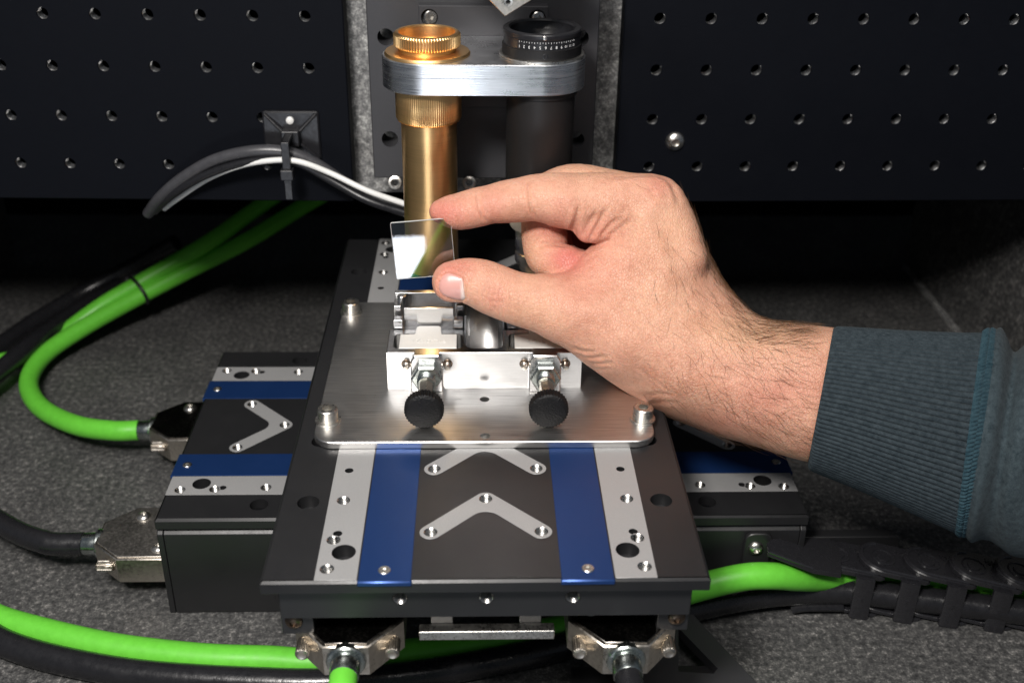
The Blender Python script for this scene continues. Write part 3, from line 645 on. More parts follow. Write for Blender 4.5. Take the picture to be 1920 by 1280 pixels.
part('end_tongue', G().tube([at(1485, 1143, 'z', 3), at(1510, 1138, 'z', 5), at(1580, 1138, 'z', 5)], 2.0, 8, sub=2), MT['black_plastic'], ch)
cb = thing('chain_bracket', 'flat black sheet metal bracket beside the chain with one screw', 'bracket', (150, 404, 20))
x0 = at(1397, 1010, 'y', 402)[0]; x1 = at(1447, 1010, 'y', 402)[0]; zt_ = at(1600, 1006, 'y', 420)[2]; x2 = at(1690, 1006, 'y', 420)[0]
part('bracket_tab', G().prism(rrect(x0, x1, 4, 47.0, 4, 5), -403.2, -401.2, ch=0.4, M=TOWARD), MT['black_anod'], cb)
part('bracket_sheet', G().prism(rrect(149.8, x2, 4, zt_, 3, 5), -422, -420, ch=0.4, M=TOWARD), MT['black_anod'], cb)
part('bracket_flange', G().box(149.8, x2-3, 422.1, 426, zt_-2.2, zt_-0.2), MT['black_anod'], cb, 0.3)
link('button_screw', BUTTON, cb, tuple(np.array(at(1417, 1027, 'y', 401.2))-np.array((150, 404, 20))), (R(90), 0, 0))

# triangular bracket at the lower right
tb = thing('triangular_bracket', 'dark triangular bracket with open centre at the lower right', 'bracket', (70, 350, 12))
tri = [tuple(at(u, v, 'z', 14)[:2]) for u, v in ((1268, 1150), (1300, 1150), (1440, 1300), (1060, 1300), (1190, 1268))]
trh = [tuple(at(u, v, 'z', 14)[:2]) for u, v in ((1272, 1176), (1346, 1252), (1338, 1262), (1272, 1258))]
part('bracket_frame', G().prism(tri, 9, 14, holes=[trh], ch=0.5), MT['plate_grey'], tb)
part('bracket_foot', G().box(tri[3][0]+4, tri[2][0]-6, min(p[1] for p in tri)+2, min(p[1] for p in tri)+22, 0.3, 8.9), MT['black_anod'], tb, 0.5)

# ------------------------------------------------------------------ glass slide
gl = G(); gl.prism(rrect(-12.5, 12.5, -12.5, 12.5, 0.5, 3), -0.55, 0.55, ch=0.12, chb=0.12, M=TOWARD)
GLASS_C = np.array([-25.805, 433.09, 174.346])
go = link('glass_slide', mesh_of('glass_slide', gl, MT['glass']), None, GLASS_C, None)
def rotm(rx, ry, rz):
    return Matrix.Rotation(rz, 3, 'Z') @ Matrix.Rotation(rx, 3, 'X') @ Matrix.Rotation(ry, 3, 'Y')
go.rotation_euler = rotm(-0.075, -0.070, 0.047).to_euler()
ge = G()
ge.prism(rrect(-12.62, 12.62, -12.62, 12.62, 0.6, 3), -0.50, 0.50, holes=[rrect(-12.51, 12.51, -12.51, 12.51, 0.5, 3)], M=TOWARD)
def edge_mat():
    m, N, L, B = _new('glass_edge_glint'); B.inputs['Base Color'].default_value = (0.82, 0.84, 0.82, 1); B.inputs['Roughness'].default_value = 0.35
    B.inputs['Transmission Weight'].default_value = 0.35; return m
link('edge_glint', mesh_of('edge_glint', ge, edge_mat()), go)  # whitish frame added, the glint of the glass rim put into its colour
props(go, 'small square clear glass slide pinched between thumb and forefinger', 'glass slide')

# ------------------------------------------------------------------ the hand and arm: one implicit body, then a surface
D0 = 470.0
PXMM = F_PX/D0                               # picture pixels per mm at the hand's distance
def hand_pt(u, v, w):                        # w: towards the viewer, in the same unit
    w = np.asarray(w, float); d = D0 - w/PXMM
    u = np.asarray(u, float); v = np.asarray(v, float); d = np.asarray(d, float)
    r = FW[None, :]+RT[None, :]*((u-960)/F_PX)[:, None]-UP[None, :]*((v-640)/F_PX)[:, None]
    return CAM[None, :]+r*d[:, None]
ST = 3.0
U0, U1, V0, V1, W0, W1 = 792, 1790, 288, 940, -270, 150
gu = np.arange(U0, U1, ST); gv = np.arange(V0, V1, ST); gw = np.arange(W0, W1, ST)
OUT = np.array([(1790, 640), (1700, 628), (1600, 618), (1561, 614), (1527, 610), (1484, 606), (1433, 597), (1399, 577), (1365, 539), (1341, 501), (1321, 459), (1299, 406), (1287, 381), (1275, 356), (1258, 337), (1232, 329), (1190, 330), (1150, 345), (1128, 380), (1122, 410), (1130, 436), (1112, 457), (1089, 479), (1072, 508), (1050, 523), (1010, 530), (1000, 560), (1010, 605), (1030, 627), (1061, 641), (1080, 658), (1099, 680), (1134, 709), (1191, 745), (1223, 765), (1256, 783), (1294, 798), (1348, 817), (1402, 833), (1456, 850), (1510, 864), (1600, 886), (1700, 908), (1790, 926)], float)
def poly_sd(pu, pv, P):                      # signed distance to a polygon, + inside
    d2 = np.full(pu.shape, 1e12); ins = np.zeros(pu.shape, bool)
    for i in range(len(P)):
        a = P[i-1]; b = P[i]; e = b-a
        t = np.clip(((pu-a[0])*e[0]+(pv-a[1])*e[1])/(e@e), 0, 1)
        d2 = np.minimum(d2, (pu-a[0]-t*e[0])**2+(pv-a[1]-t*e[1])**2)
        c = (a[1] > pv) != (b[1] > pv)
        xx = a[0]+(pv-a[1])*(b[0]-a[0])/((b[1]-a[1]) if abs(b[1]-a[1]) > 1e-9 else 1e-9)
        ins ^= c & (pu < xx)
    d = np.sqrt(d2); return np.where(ins, d, -d)
def catm(P, sub=6):
    P = np.asarray(P, float); Q = np.vstack([2*P[0]-P[1], P, 2*P[-1]-P[-2]]); o = []
    for i in range(1, len(Q)-2):
        for k in range(sub):
            t = k/sub; a, b, c, d = Q[i-1], Q[i], Q[i+1], Q[i+2]
            o.append(0.5*(2*b+(c-a)*t+(2*a-5*b+4*c-d)*t*t+(3*b-a-3*c+d)*t**3))
    o.append(P[-1]); return np.array(o)
_cl = catm(np.vstack([OUT, OUT[:1]]), 4)[:-1]
BUMPS = [(1238, 350, 30, 26, 12), (1085, 590, 60, 45, 10), (1200, 650, 90, 45, 9), (1330, 720, 90, 40, 6), (1165, 500, 55, 60, -12), (1250, 470, 30, 90, 5), (1400, 650, 80, 30, 5), (1465, 640, 40, 24, 7), (1320, 560, 60, 60, -5)]
def body_field(u, v, w, d):
    fr = np.interp(u, [1000, 1080, 1200, 1330, 1450, 1560, 1790], [30, 40, 52, 64, 82, 96, 112])
    bk = np.interp(u, [1000, 1080, 1140, 1200, 1330, 1450, 1560, 1790], [-40, -70, -150, -235, -205, -130, -110, -118])
    for bu, bv, su, sv, am in BUMPS: fr = fr+am*np.exp(-((u-bu)/su)**2-((v-bv)/sv)**2)
    w0 = (fr+bk)/2; Th = (fr-bk)/2; RR = np.interp(u, [1000, 1080, 1200, 1330, 1450, 1790], [60, 75, 100, 110, 115, 130])
    e = np.maximum(0, 1-d/RR)
    return (np.sqrt(e*e+((w-w0)/Th)**2+1e-6)-1)*72
CH = {}
CH['index'] = dict(k=20, q=1.0, p=[(826, 396, 21.5, -2), (845, 396, 30, -2), (864, 396, 35, -3), (896, 388.5, 37.0, -4), (920, 383, 36.5, -5), (947, 378.5, 40.0, -6), (978, 374.5, 42, -7), (1002, 371, 44, -8), (1030, 372, 48, -9), (1056, 376, 52.5, -10), (1085, 377, 53, -12), (1130, 373, 50, -10), (1180, 371, 46, -6), (1232, 376, 46, -4), (1262, 410, 40, 0), (1290, 480, 34, 10)])
CH['fold'] = dict(k=9, q=0.8, p=[(1102, 432, 23, -6), (1120, 424, 30, -4), (1150, 405, 36, -6)])
CH['middle'] = dict(k=7, q=1.0, p=[(1205, 372, 44, -80), (1140, 360, 43, -92), (1085, 353.5, 46.5, -97), (1050, 362, 48, -98), (1022, 380, 45.5, -96), (1019, 410, 42, -90), (1021, 445, 43, -80), (1026, 478, 41, -66), (1040, 487, 36, -56), (1062, 491, 32, -44), (1090, 498, 26, -34)])
CH['ring'] = dict(k=7, q=1.0, p=[(1215, 395, 42, -150), (1110, 382, 42, -168), (1045, 392, 41, -172), (1035, 430, 38, -160), (1042, 470, 35, -138), (1065, 488, 30, -112), (1095, 495, 26, -96)])
CH['little'] = dict(k=7, q=1.0, p=[(1222, 415, 36, -208), (1140, 408, 34, -226), (1085, 420, 33, -228), (1078, 452, 31, -212), (1090, 480, 28, -190), (1110, 490, 24, -172)])
CH['thumb'] = dict(k=30, q=0.82, p=[(848, 527.5, 38.0, 6), (864, 526, 40.5, 6), (880, 525.5, 42, 6), (903, 533, 47.0, 6), (926, 543, 49.0, 5), (948, 552, 49.0, 4), (972, 560, 50, 3), (1003, 567, 53.0, 2), (1035, 573, 57, 0), (1090, 590, 66, -4), (1170, 630, 68, -4)])
def chain_field(u, v, w, c):
    P = catm(c['p'], 3); q = c['q']; f = np.full(np.broadcast(u, v, w).shape, 1e3, np.float32)
    for a, b in zip(P[:-1], P[1:]):
        e = (b-a)[[0, 1, 3]].copy(); e[2] /= q; L2 = e@e
        x = u-a[0]; y = v-a[1]; z = (w-a[3])/q
        t = np.clip((x*e[0]+y*e[1]+z*e[2])/L2, 0, 1)
        r = a[2]+(b[2]-a[2])*t
        f = np.minimum(f, np.sqrt((x-t*e[0])**2+(y-t*e[1])**2+(z-t*e[2])**2)-r)
    return f
def smin(a, b, k):
    h = np.maximum(k-np.abs(a-b), 0); return np.minimum(a, b)-h*h/(4*k)
ORDER = ['ring', 'little', 'middle', 'fold', 'index', 'thumb']
def field_pts(p):                            # (n,3) -> (n,)
    u, v, w = p[:, 0], p[:, 1], p[:, 2]
    f = body_field(u, v, w, poly_sd(u, v, _cl))
    for n in ORDER: f = smin(f, chain_field(u, v, w, CH[n]), CH[n]['k'])
    return f
def build_field():
    uu, vv = np.meshgrid(gu, gv, indexing='ij')
    d = poly_sd(uu, vv, _cl)
    F = body_field(uu[:, :, None], vv[:, :, None], gw[None, None, :], d[:, :, None]).astype(np.float32)
    for n in ORDER:
        c = CH[n]; p = np.array(c['p']); m = p[:, 2].max()+c['k']+14
        i0, i1 = np.searchsorted(gu, [p[:, 0].min()-m, p[:, 0].max()+m]); j0, j1 = np.searchsorted(gv, [p[:, 1].min()-m, p[:, 1].max()+m]); k0, k1 = np.searchsorted(gw, [p[:, 3].min()-m, p[:, 3].max()+m])
        f = chain_field(gu[i0:i1, None, None].astype(np.float32), gv[None, j0:j1, None].astype(np.float32), gw[None, None, k0:k1].astype(np.float32), c)
        F[i0:i1, j0:j1, k0:k1] = smin(F[i0:i1, j0:j1, k0:k1], f, c['k'])
    F[-1] = np.maximum(F[-1], 1); return F
def surface_nets(F):
    s = F < 0; n = [k-1 for k in F.shape]
    cnt = np.zeros(n, np.uint8)
    for a in (0, 1):
        for b in (0, 1):
            for c in (0, 1): cnt += s[a:a+n[0], b:b+n[1], c:c+n[2]]
    I, J, K = np.nonzero((cnt > 0) & (cnt < 8)); m = len(I)
    idx = np.full(n, -1, np.int32); idx[I, J, K] = np.arange(m)
    acc = np.zeros((m, 3)); num = np.zeros(m)
    cor = [(a, b, c) for a in (0, 1) for b in (0, 1) for c in (0, 1)]
    val = {q: F[I+q[0], J+q[1], K+q[2]] for q in cor}
    for q in cor:
        for ax in range(3):
            if q[ax]: continue
            r = list(q); r[ax] = 1; r = tuple(r); a, b = val[q], val[r]
            x = (a < 0) != (b < 0); t = np.where(x, a/np.where(x, a-b, 1), 0)
            p = np.array(q, float)[None, :].repeat(m, 0); p[:, ax] += t
            acc += np.where(x[:, None], p, 0); num += x
    V = acc/num[:, None]+np.stack([I, J, K], 1)
    faces = []
    for ax in range(3):
        o1, o2 = [(1, 2), (2, 0), (0, 1)][ax]
        sl = [slice(0, n[k]) for k in range(3)]; sl[o1] = slice(1, n[o1]); sl[o2] = slice(1, n[o2])
        sl2 = list(sl); sl2[ax] = slice(1, n[ax]+1)
        A = s[tuple(sl)]; Bv = s[tuple(sl2)]
        x = np.argwhere(A != Bv); off = np.zeros(3, int); off[o1] = 1; off[o2] = 1; x = x+off
        fl = A[tuple((x-off).T)]
        def g(d1, d2):
            y = x.copy(); y[:, o1] -= d1; y[:, o2] -= d2; return idx[y[:, 0], y[:, 1], y[:, 2]]
        Q = np.stack([g(1, 1), g(0, 1), g(0, 0), g(1, 0)], 1); Q[~fl] = Q[~fl][:, ::-1]
        faces.append(Q)
    return V, np.vstack(faces)
Vg, Fq = surface_nets(build_field())
Pq = np.stack([U0+Vg[:, 0]*ST, V0+Vg[:, 1]*ST, W0+Vg[:, 2]*ST], 1)
def grad(p, h=0.8):
    g = np.zeros_like(p)
    for k in range(3):
        e = np.zeros(3); e[k] = h; g[:, k] = (field_pts(p+e)-field_pts(p-e))/(2*h)
    return g
for _ in range(2):                           # pull the vertices onto the exact surface
    f = field_pts(Pq); g = grad(Pq); st = f[:, None]*g/np.maximum((g*g).sum(1), 0.05)[:, None]
    ln = np.linalg.norm(st, axis=1, keepdims=True); Pq = Pq-st*np.minimum(1, 2.0/np.maximum(ln, 1e-6))
g = grad(Pq, 1.5); Nq = g/np.maximum(np.linalg.norm(g, axis=1, keepdims=True), 1e-6)
# creases and folds: polylines in picture pixels, depth and half width
CREASE = [
 ([(893, 360), (896, 378), (899, 392), (905, 406), (914, 417)], 4.6, 2.7), ([(900, 366), (904, 384), (908, 398)], 0.9, 3.0), ([(884, 366), (888, 384), (891, 398)], 0.7, 3.0),
 ([(991, 346), (992, 362), (994, 380), (998, 398), (1006, 412)], 4.4, 2.7), ([(998, 350), (1001, 370), (1004, 390)], 0.8, 3.0),
 ([(1086, 388), (1084, 402), (1079, 416), (1074, 430), (1078, 440)], 5.0, 4.5), ([(1118, 398), (1108, 414), (1100, 428), (1094, 444)], 3.2, 4.0), ([(1135, 392), (1128, 408), (1122, 420), (1112, 436), (1104, 450)], 4.2, 4.0),
 ([(1158, 408), (1148, 420), (1136, 432), (1128, 442)], 3.6, 3.8), ([(1172, 398), (1163, 412), (1154, 424), (1143, 434)], 2.0, 3.2), ([(1180, 382), (1170, 396), (1160, 404)], 1.4, 3.2), ([(1150, 370), (1146, 384), (1140, 396)], 1.2, 3.2), ([(1160, 375), (1157, 388)], 1.0, 3.0),
 ([(1008, 462), (1018, 458), (1032, 456), (1048, 457), (1064, 460)], 4.5, 4.5),
 ([(1139, 440), (1150, 436), (1165, 425), (1180, 412)], 2.5, 4.0), ([(1090, 482), (1108, 468), (1126, 458), (1150, 448)], 1.4, 4.0), ([(1080, 505), (1100, 488), (1125, 470)], 1.2, 4.0), ([(1070, 520), (1095, 508), (1118, 492)], 1.0, 4.0),
 ([(922, 536), (918, 548), (916, 562), (918, 574)], 1.5, 2.6), ([(930, 534), (928, 546), (924, 556), (926, 570), (930, 584)], 1.8, 2.6), ([(938, 538), (934, 552), (934, 566), (938, 580), (937, 594)], 1.8, 2.4), ([(908, 540), (906, 556), (908, 572)], 1.1, 2.6), ([(944, 548), (943, 562), (946, 576)], 1.2, 2.4), ([(920, 550), (930, 554), (940, 552)], 1.0, 2.2), ([(919, 563), (929, 567), (938, 565)], 1.0, 2.2), ([(956, 546), (958, 562), (962, 578)], 0.7, 3.0),
 ([(1072, 652), (1085, 657), (1100, 660), (1115, 660)], 2.6, 3.4), ([(1080, 664), (1096, 670), (1114, 671), (1134, 668)], 2.6, 3.4), ([(1088, 674), (1106, 681), (1126, 682), (1150, 680)], 2.0, 3.4), ([(1100, 688), (1120, 692), (1144, 692)], 1.4, 3.4),
 ([(1180, 738), (1205, 742), (1232, 738), (1262, 742)], 1.2, 4.0), ([(1215, 758), (1240, 752), (1270, 756)], 1.0, 4.0),
 ([(1212, 348), (1222, 362), (1236, 372), (1252, 376)], 1.2, 4.0), ([(1262, 345), (1270, 362), (1274, 384)], 1.8, 5.0), ([(1140, 331), (1171, 330), (1203, 326), (1232, 327), (1250, 334), (1262, 350), (1268, 372)], 2.6, 4.0),
]
fold_lines = RNG.uniform(0, 1, (150, 4))
for a, b, c, d in fold_lines:                # fine skin lines on the back of the hand
    u0 = 1150+a*230; v0 = 520+b*230+(a-0.5)*80; an = 0.95+0.5*(c-0.5); L_ = 10+18*d
    CREASE.append(([(u0-L_*math.cos(an), v0-L_*math.sin(an)*0.8), (u0+3*(c-0.5), v0), (u0+L_*math.cos(an), v0+L_*math.sin(an)*0.8)], 0.55, 2.2))
NAIL = np.array([(838, 512), (846, 513), (855, 516), (863, 519), (868, 523), (869.5, 534), (871, 548), (871.5, 559), (866, 562.5), (856, 561.5), (845, 559), (834, 554.5), (826, 548), (823, 540), (824.5, 529), (830, 519)], float)
def crease_disp(p, n):
    out = np.zeros(len(p)); front = np.clip(n[:, 2]*2.2+0.25, 0, 1)*(p[:, 2] > -75)
    for pl, am, sg in CREASE:
        pl = np.array(pl, float); lo = pl.min(0)-4*sg; hi_ = pl.max(0)+4*sg
        m = np.nonzero((p[:, 0] > lo[0]) & (p[:, 0] < hi_[0]) & (p[:, 1] > lo[1]) & (p[:, 1] < hi_[1]) & (front > 0))[0]
        if not len(m): continue
        q = p[m]; best = np.full(len(m), 1e9); tt = np.zeros(len(m)); k_ = len(pl)-1
        for i, (a, b) in enumerate(zip(pl[:-1], pl[1:])):
            e = b-a; t = np.clip(((q[:, 0]-a[0])*e[0]+(q[:, 1]-a[1])*e[1])/(e@e), 0, 1)
            dd = (q[:, 0]-a[0]-t*e[0])**2+(q[:, 1]-a[1]-t*e[1])**2
            w_ = dd < best; best = np.where(w_, dd, best); tt = np.where(w_, (i+t)/k_, tt)
        taper = np.clip(np.minimum(tt, 1-tt)*5+0.25, 0, 1)
        out[m] -= am*taper*(np.exp(-best/(sg*sg))-0.35*np.exp(-(np.sqrt(best)-2.2*sg)**2/(sg*sg)))*front[m]
    dn = poly_sd(p[:, 0], p[:, 1], NAIL)     # nail groove
    mm = (p[:, 0] > 800) & (p[:, 0] < 900) & (n[:, 2] > 0.0)
    out += np.where(mm, -2.6*np.exp(-((dn+1.0)/2.6)**2)+1.5*np.exp(-((dn+6.0)/4.0)**2)-1.2*(dn > 0), 0)
    return out
# coarse muscle / skin unevenness
lump = 0.9*np.sin(Pq[:, 0]/31+0.7*np.sin(Pq[:, 1]/27))*np.sin(Pq[:, 1]/29+1.3)*(Pq[:, 0] > 1080)
Pd = Pq+Nq*(crease_disp(Pq, Nq)+lump)[:, None]
Wd = hand_pt(Pd[:, 0], Pd[:, 1], Pd[:, 2])
HO = hand_pt([1300], [650], [0])[0]
me = bpy.data.meshes.new('person'); me.from_pydata(((Wd-HO)*S).tolist(), [], Fq.tolist())
bm = bmesh.new(); bm.from_mesh(me); bmesh.ops.recalc_face_normals(bm, faces=bm.faces)
bmesh.ops.smooth_vert(bm, verts=bm.verts, factor=0.25, use_axis_x=True, use_axis_y=True, use_axis_z=True); bm.to_mesh(me); bm.free()
me.shade_smooth()
BL = [(822, 395, 40, 34, 1.0), (860, 405, 50, 30, 0.55), (925, 385, 26, 30, 0.55), (1050, 385, 26, 24, 0.35), (855, 500, 42, 22, 0.9), (830, 535, 22, 36, 0.7), (1062, 485, 36, 26, 1.6), (1020, 430, 40, 24, 0.9), (1235, 352, 26, 26, 0.7), (930, 560, 22, 30, 0.6), (1100, 440, 50, 26, 0.7), (1120, 500, 60, 40, 0.35), (1080, 545, 60, 40, 0.3), (1350, 800, 60, 30, 0.4), (1450, 740, 80, 40, 0.5), (1200, 330, 60, 14, 0.3)]
YL = [(1260, 430, 60, 70, 0.5), (1420, 620, 120, 40, 0.9), (990, 585, 60, 36, 0.4), (1000, 470, 30, 50, 0.4), (1150, 320, 120, 14, 0.5), (1240, 560, 70, 60, 0.4)]
bl = np.zeros(len(Pq)); yl = np.zeros(len(Pq))
for a, b, su, sv, am in BL: bl += am*np.exp(-((Pq[:, 0]-a)/su)**2-((Pq[:, 1]-b)/sv)**2)
for a, b, su, sv, am in YL: yl += am*np.exp(-((Pq[:, 0]-a)/su)**2-((Pq[:, 1]-b)/sv)**2)
at_ = me.color_attributes.new('blood', 'FLOAT_COLOR', 'POINT')
at_.data.foreach_set('color', np.stack([np.clip(bl, 0, 1.6), np.clip(yl, 0, 1), 0*bl, 0*bl+1], 1).astype(np.float32).ravel())
def skin_mat():
    m, N, L, B = _new('skin')
    at2 = N.new('ShaderNodeVertexColor'); at2.layer_name = 'blood'
    sp = N.new('ShaderNodeSeparateColor'); L.new(at2.outputs[0], sp.inputs[0])
    v = _coords(N, L, (1, 1, 1)); n1 = _noise(N, L, v, 90, 5, 0.6); n2 = _noise(N, L, v, 700, 4, 0.7)
    base = _ramp(N, L, n1.outputs['Fac'], [(0.30, (0.55, 0.270, 0.180)), (0.50, (0.645, 0.345, 0.240)), (0.70, (0.70, 0.395, 0.275))])
    def mixc(fac, a, col):
        x = N.new('ShaderNodeMix'); x.data_type = 'RGBA'; x.blend_type = 'MIX'
        if isinstance(fac, float): x.inputs[0].default_value = fac
        else: L.new(fac, x.inputs[0])
        L.new(a, x.inputs[6]); x.inputs[7].default_value = (*col, 1); return x.outputs[2]
    def mul(s, k, clamp=True):
        x = N.new('ShaderNodeMath'); x.operation = 'MULTIPLY'; x.use_clamp = clamp; x.inputs[1].default_value = k; L.new(s, x.inputs[0]); return x.outputs[0]
    c = mixc(mul(sp.outputs[0], 0.62), base.outputs[0], (0.58, 0.185, 0.145))
    c = mixc(mul(sp.outputs[1], 0.55), c, (0.64, 0.40, 0.235))
    r2 = _ramp(N, L, n2.outputs['Fac'], [(0.33, (0.80, 0.74, 0.70)), (0.62, (1.04, 1.04, 1.04))])
    x = N.new('ShaderNodeMix'); x.data_type = 'RGBA'; x.blend_type = 'MULTIPLY'; x.inputs[0].default_value = 0.55
    L.new(c, x.inputs[6]); L.new(r2.outputs[0], x.inputs[7]); L.new(x.outputs[2], B.inputs['Base Color'])
    B.inputs['Subsurface Weight'].default_value = 0.5; B.inputs['Subsurface Radius'].default_value = (1.0, 0.42, 0.25); B.inputs['Subsurface Scale'].default_value = 0.0016
    B.inputs['Roughness'].default_value = 0.46; B.inputs['Specular IOR Level'].default_value = 0.42
    vo = N.new('ShaderNodeTexVoronoi'); vo.inputs['Scale'].default_value = 950; vo.feature = 'DISTANCE_TO_EDGE'
    mp = _coords(N, L, (1.0, 1.0, 0.62)); nz = _noise(N, L, mp, 260, 3); ad = N.new('ShaderNodeVectorMath'); ad.operation = 'MULTIPLY_ADD'
    ad.inputs[1].default_value = (0.0016, 0.0016, 0.0016); L.new(nz.outputs['Color'], ad.inputs[0]); L.new(mp.outputs[0], ad.inputs[2]); L.new(ad.outputs[0], vo.inputs['Vector'])
    mrv = N.new('ShaderNodeMapRange'); mrv.inputs['From Max'].default_value = 0.16; L.new(vo.outputs[0], mrv.inputs['Value'])
    ad3 = N.new('ShaderNodeMath'); ad3.operation = 'MULTIPLY_ADD'; ad3.inputs[1].default_value = 1.6; L.new(n2.outputs['Fac'], ad3.inputs[0]); L.new(mrv.outputs[0], ad3.inputs[2])
    b = N.new('ShaderNodeBump'); b.inputs['Distance'].default_value = 0.00013; b.inputs['Strength'].default_value = 1.0
    L.new(ad3.outputs[0], b.inputs['Height']); L.new(b.outputs[0], B.inputs['Normal'])
    return m
MT['skin'] = skin_mat(); me.materials.append(MT['skin'])
person = bpy.data.objects.new('person', me); COL.objects.link(person); person.location = Vector(HO*S); person['o'] = [float(c) for c in HO]
props(person, 'hairy forearm and hand in a dark blue sleeve pinching a glass slide', 'person')

def front_w(u, v):                           # first surface met from the viewer's side
    u = np.asarray(u, float); v = np.asarray(v, float); w = np.full(u.shape, 140.0); done = np.zeros(u.shape, bool)
    for _ in range(160):
        f = field_pts(np.stack([u, v, w], 1)); done |= f < 0.05; w = np.where(done, w, w-np.clip(f*0.7, 0.4, 12))
    return w
# thumb nail: a curved plate on the thumb
nu, nv = 22, 22; cen_n = np.array([848, 537.5]); nb = catm(np.vstack([NAIL, NAIL[:1]]), 3)[:-1]
rings = [0.0, 0.2, 0.4, 0.6, 0.8, 0.93, 1.0]; pts = [cen_n]
for rr in rings[1:]: pts += [cen_n+(p-cen_n)*rr for p in nb]
pts = np.array(pts); nw = front_w(pts[:, 0], pts[:, 1])
rad = np.concatenate([[0]]+[[rr]*len(nb) for rr in rings[1:]])
nw = nw+0.9-3.0*np.clip(rad-0.93, 0, 1)/0.07
m_ = len(nb); fs = [(0, 1+i, 1+(i+1) % m_) for i in range(m_)]
for k in range(len(rings)-2): fs += [(1+k*m_+i, 1+(k+1)*m_+i, 1+(k+1)*m_+(i+1) % m_, 1+k*m_+(i+1) % m_) for i in range(m_)]
wn = hand_pt(pts[:, 0], pts[:, 1], nw)
def nail_mat():
    m, N, L, B = _new('nail')
    tc = N.new('ShaderNodeVertexColor'); tc.layer_name = 'lunula'
    x = N.new('ShaderNodeMix'); x.data_type = 'RGBA'; L.new(tc.outputs[0], x.inputs[0])
    x.inputs[6].default_value = (0.62, 0.33, 0.29, 1); x.inputs[7].default_value = (0.74, 0.62, 0.57, 1)
    L.new(x.outputs[2], B.inputs['Base Color']); B.inputs['Roughness'].default_value = 0.30; B.inputs['Specular IOR Level'].default_value = 0.5
    B.inputs['Subsurface Weight'].default_value = 0.2; B.inputs['Subsurface Radius'].default_value = (1, 0.5, 0.4); B.inputs['Subsurface Scale'].default_value = 0.001
    return m
gN = G().add([tuple(p) for p in wn], fs); men = mesh_of('thumb_nail', gN, nail_mat(), tuple(HO), ang=60)
lun = np.clip((pts[:, 0]-863+0.10*(pts[:, 1]-540)*(pts[:, 1] < 540))/4.0, 0, 1)*np.clip((pts[:, 1]-522)/10, 0, 1)
ca_ = men.color_attributes.new('lunula', 'FLOAT_COLOR', 'POINT'); nvv = len(men.vertices)
co = np.zeros(nvv*3); men.vertices.foreach_get('co', co); co = co.reshape(-1, 3)/S+HO
vals = np.array([lun[np.argmin(((wn-c)**2).sum(1))] for c in co])
ca_.data.foreach_set('color', np.stack([vals, vals, vals, vals*0+1], 1).astype(np.float32).ravel())
link('thumb_nail', men, person)

# arm hair: thin tapered strands rooted on the skin
def hairs():
    sel = np.nonzero((Pq[:, 0] > 1130) & (Pq[:, 0] < 1560) & (Pq[:, 1] < 850) & (Pq[:, 2] > -120))[0]
    u, v = Pq[sel, 0], Pq[sel, 1]
    dens = np.clip((u-1180)/240, 0.0, 1)*np.clip((v-380)/160, 0.12, 1)
    back = (Nq[sel, 0] > 0.35) & (u > 1290) & (Nq[sel, 2] < 0.55)
    dens = np.where(back, np.clip((v-380)/120, 0.15, 1.0)*2.2, dens)
    dens = np.where((Nq[sel, 1] < -0.45) & (u > 1380), 3.2, dens)
    dens = np.where((Nq[sel, 1] > 0.55), dens*0.5, dens)
    pick = RNG.random(len(sel)) < dens*0.042; sel = sel[pick]
    kn = np.nonzero((Pq[:, 1] < 335) & (Nq[:, 1] < -0.55) & (Pq[:, 0] > 1010) & (Pq[:, 0] < 1250) & (Pq[:, 2] > -140))[0]
    sel = np.concatenate([sel, RNG.choice(kn, min(60, len(kn)), replace=False)])
    V = []; Fc = []
    for i in sel:
        p = Pd[i].copy(); n = Nq[i]; u_, v_ = p[0], p[1]
        if v_ < 336 and u_ < 1255: base = np.array([-0.75, -0.2, 0]); L_ = RNG.uniform(6, 15)
        else:
            t = np.clip((u_-1250)/250, 0, 1); base = np.array([0.35+0.6*t, 0.95-0.62*t, 0.0]); L_ = RNG.uniform(26, 70)*(0.6+0.5*t)
            if n[0] > 0.3 and n[2] < 0.5 and u_ < 1420: base = np.array([0.25, 0.9, 0.1]) if RNG.random() < 0.35 else np.array([-0.05, -0.75, 0.2]); L_ = RNG.uniform(18, 48)
            if n[1] < -0.5 and u_ >= 1400: base = np.array([0.95, -0.05, 0.1]); L_ = RNG.uniform(26, 64)
        a = RNG.normal(0, 0.36); base = np.array([base[0]*math.cos(a)-base[1]*math.sin(a), base[0]*math.sin(a)+base[1]*math.cos(a), base[2]])
        d = base-n*(base@n); d /= max(np.linalg.norm(d), 1e-6); side = np.cross(n, d); bend = RNG.normal(0, 0.35); lift = RNG.uniform(0.06, 0.32)
        q = []
        for k in range(7):
            s_ = k/6; off = d*L_*s_+side*bend*L_*s_*s_*0.6+n*(L_*lift*(s_-0.62*s_*s_)+0.1-0.6*(k == 0)); q.append(p+off)
        q = np.array(q)
        if (q[:, 0] > 1556).any(): continue
        wpt = hand_pt(q[:, 0], q[:, 1], q[:, 2]); r0 = RNG.uniform(0.040, 0.068); o = len(V)
        for k in range(7):
            r_ = r0*(1-0.82*(k/6)**1.5); tv = wpt[min(k+1, 6)]-wpt[max(k-1, 0)]; tv /= np.linalg.norm(tv); x = np.cross(tv, FW); x /= max(np.linalg.norm(x), 1e-6); y = np.cross(tv, x)
            for c in range(3): V.append(tuple(wpt[k]+x*(r_*math.cos(c*2.094))+y*(r_*math.sin(c*2.094))))
        for k in range(6):
            for c in range(3): Fc.append((o+k*3+c, o+k*3+(c+1) % 3, o+(k+1)*3+(c+1) % 3, o+(k+1)*3+c))
    return V, Fc
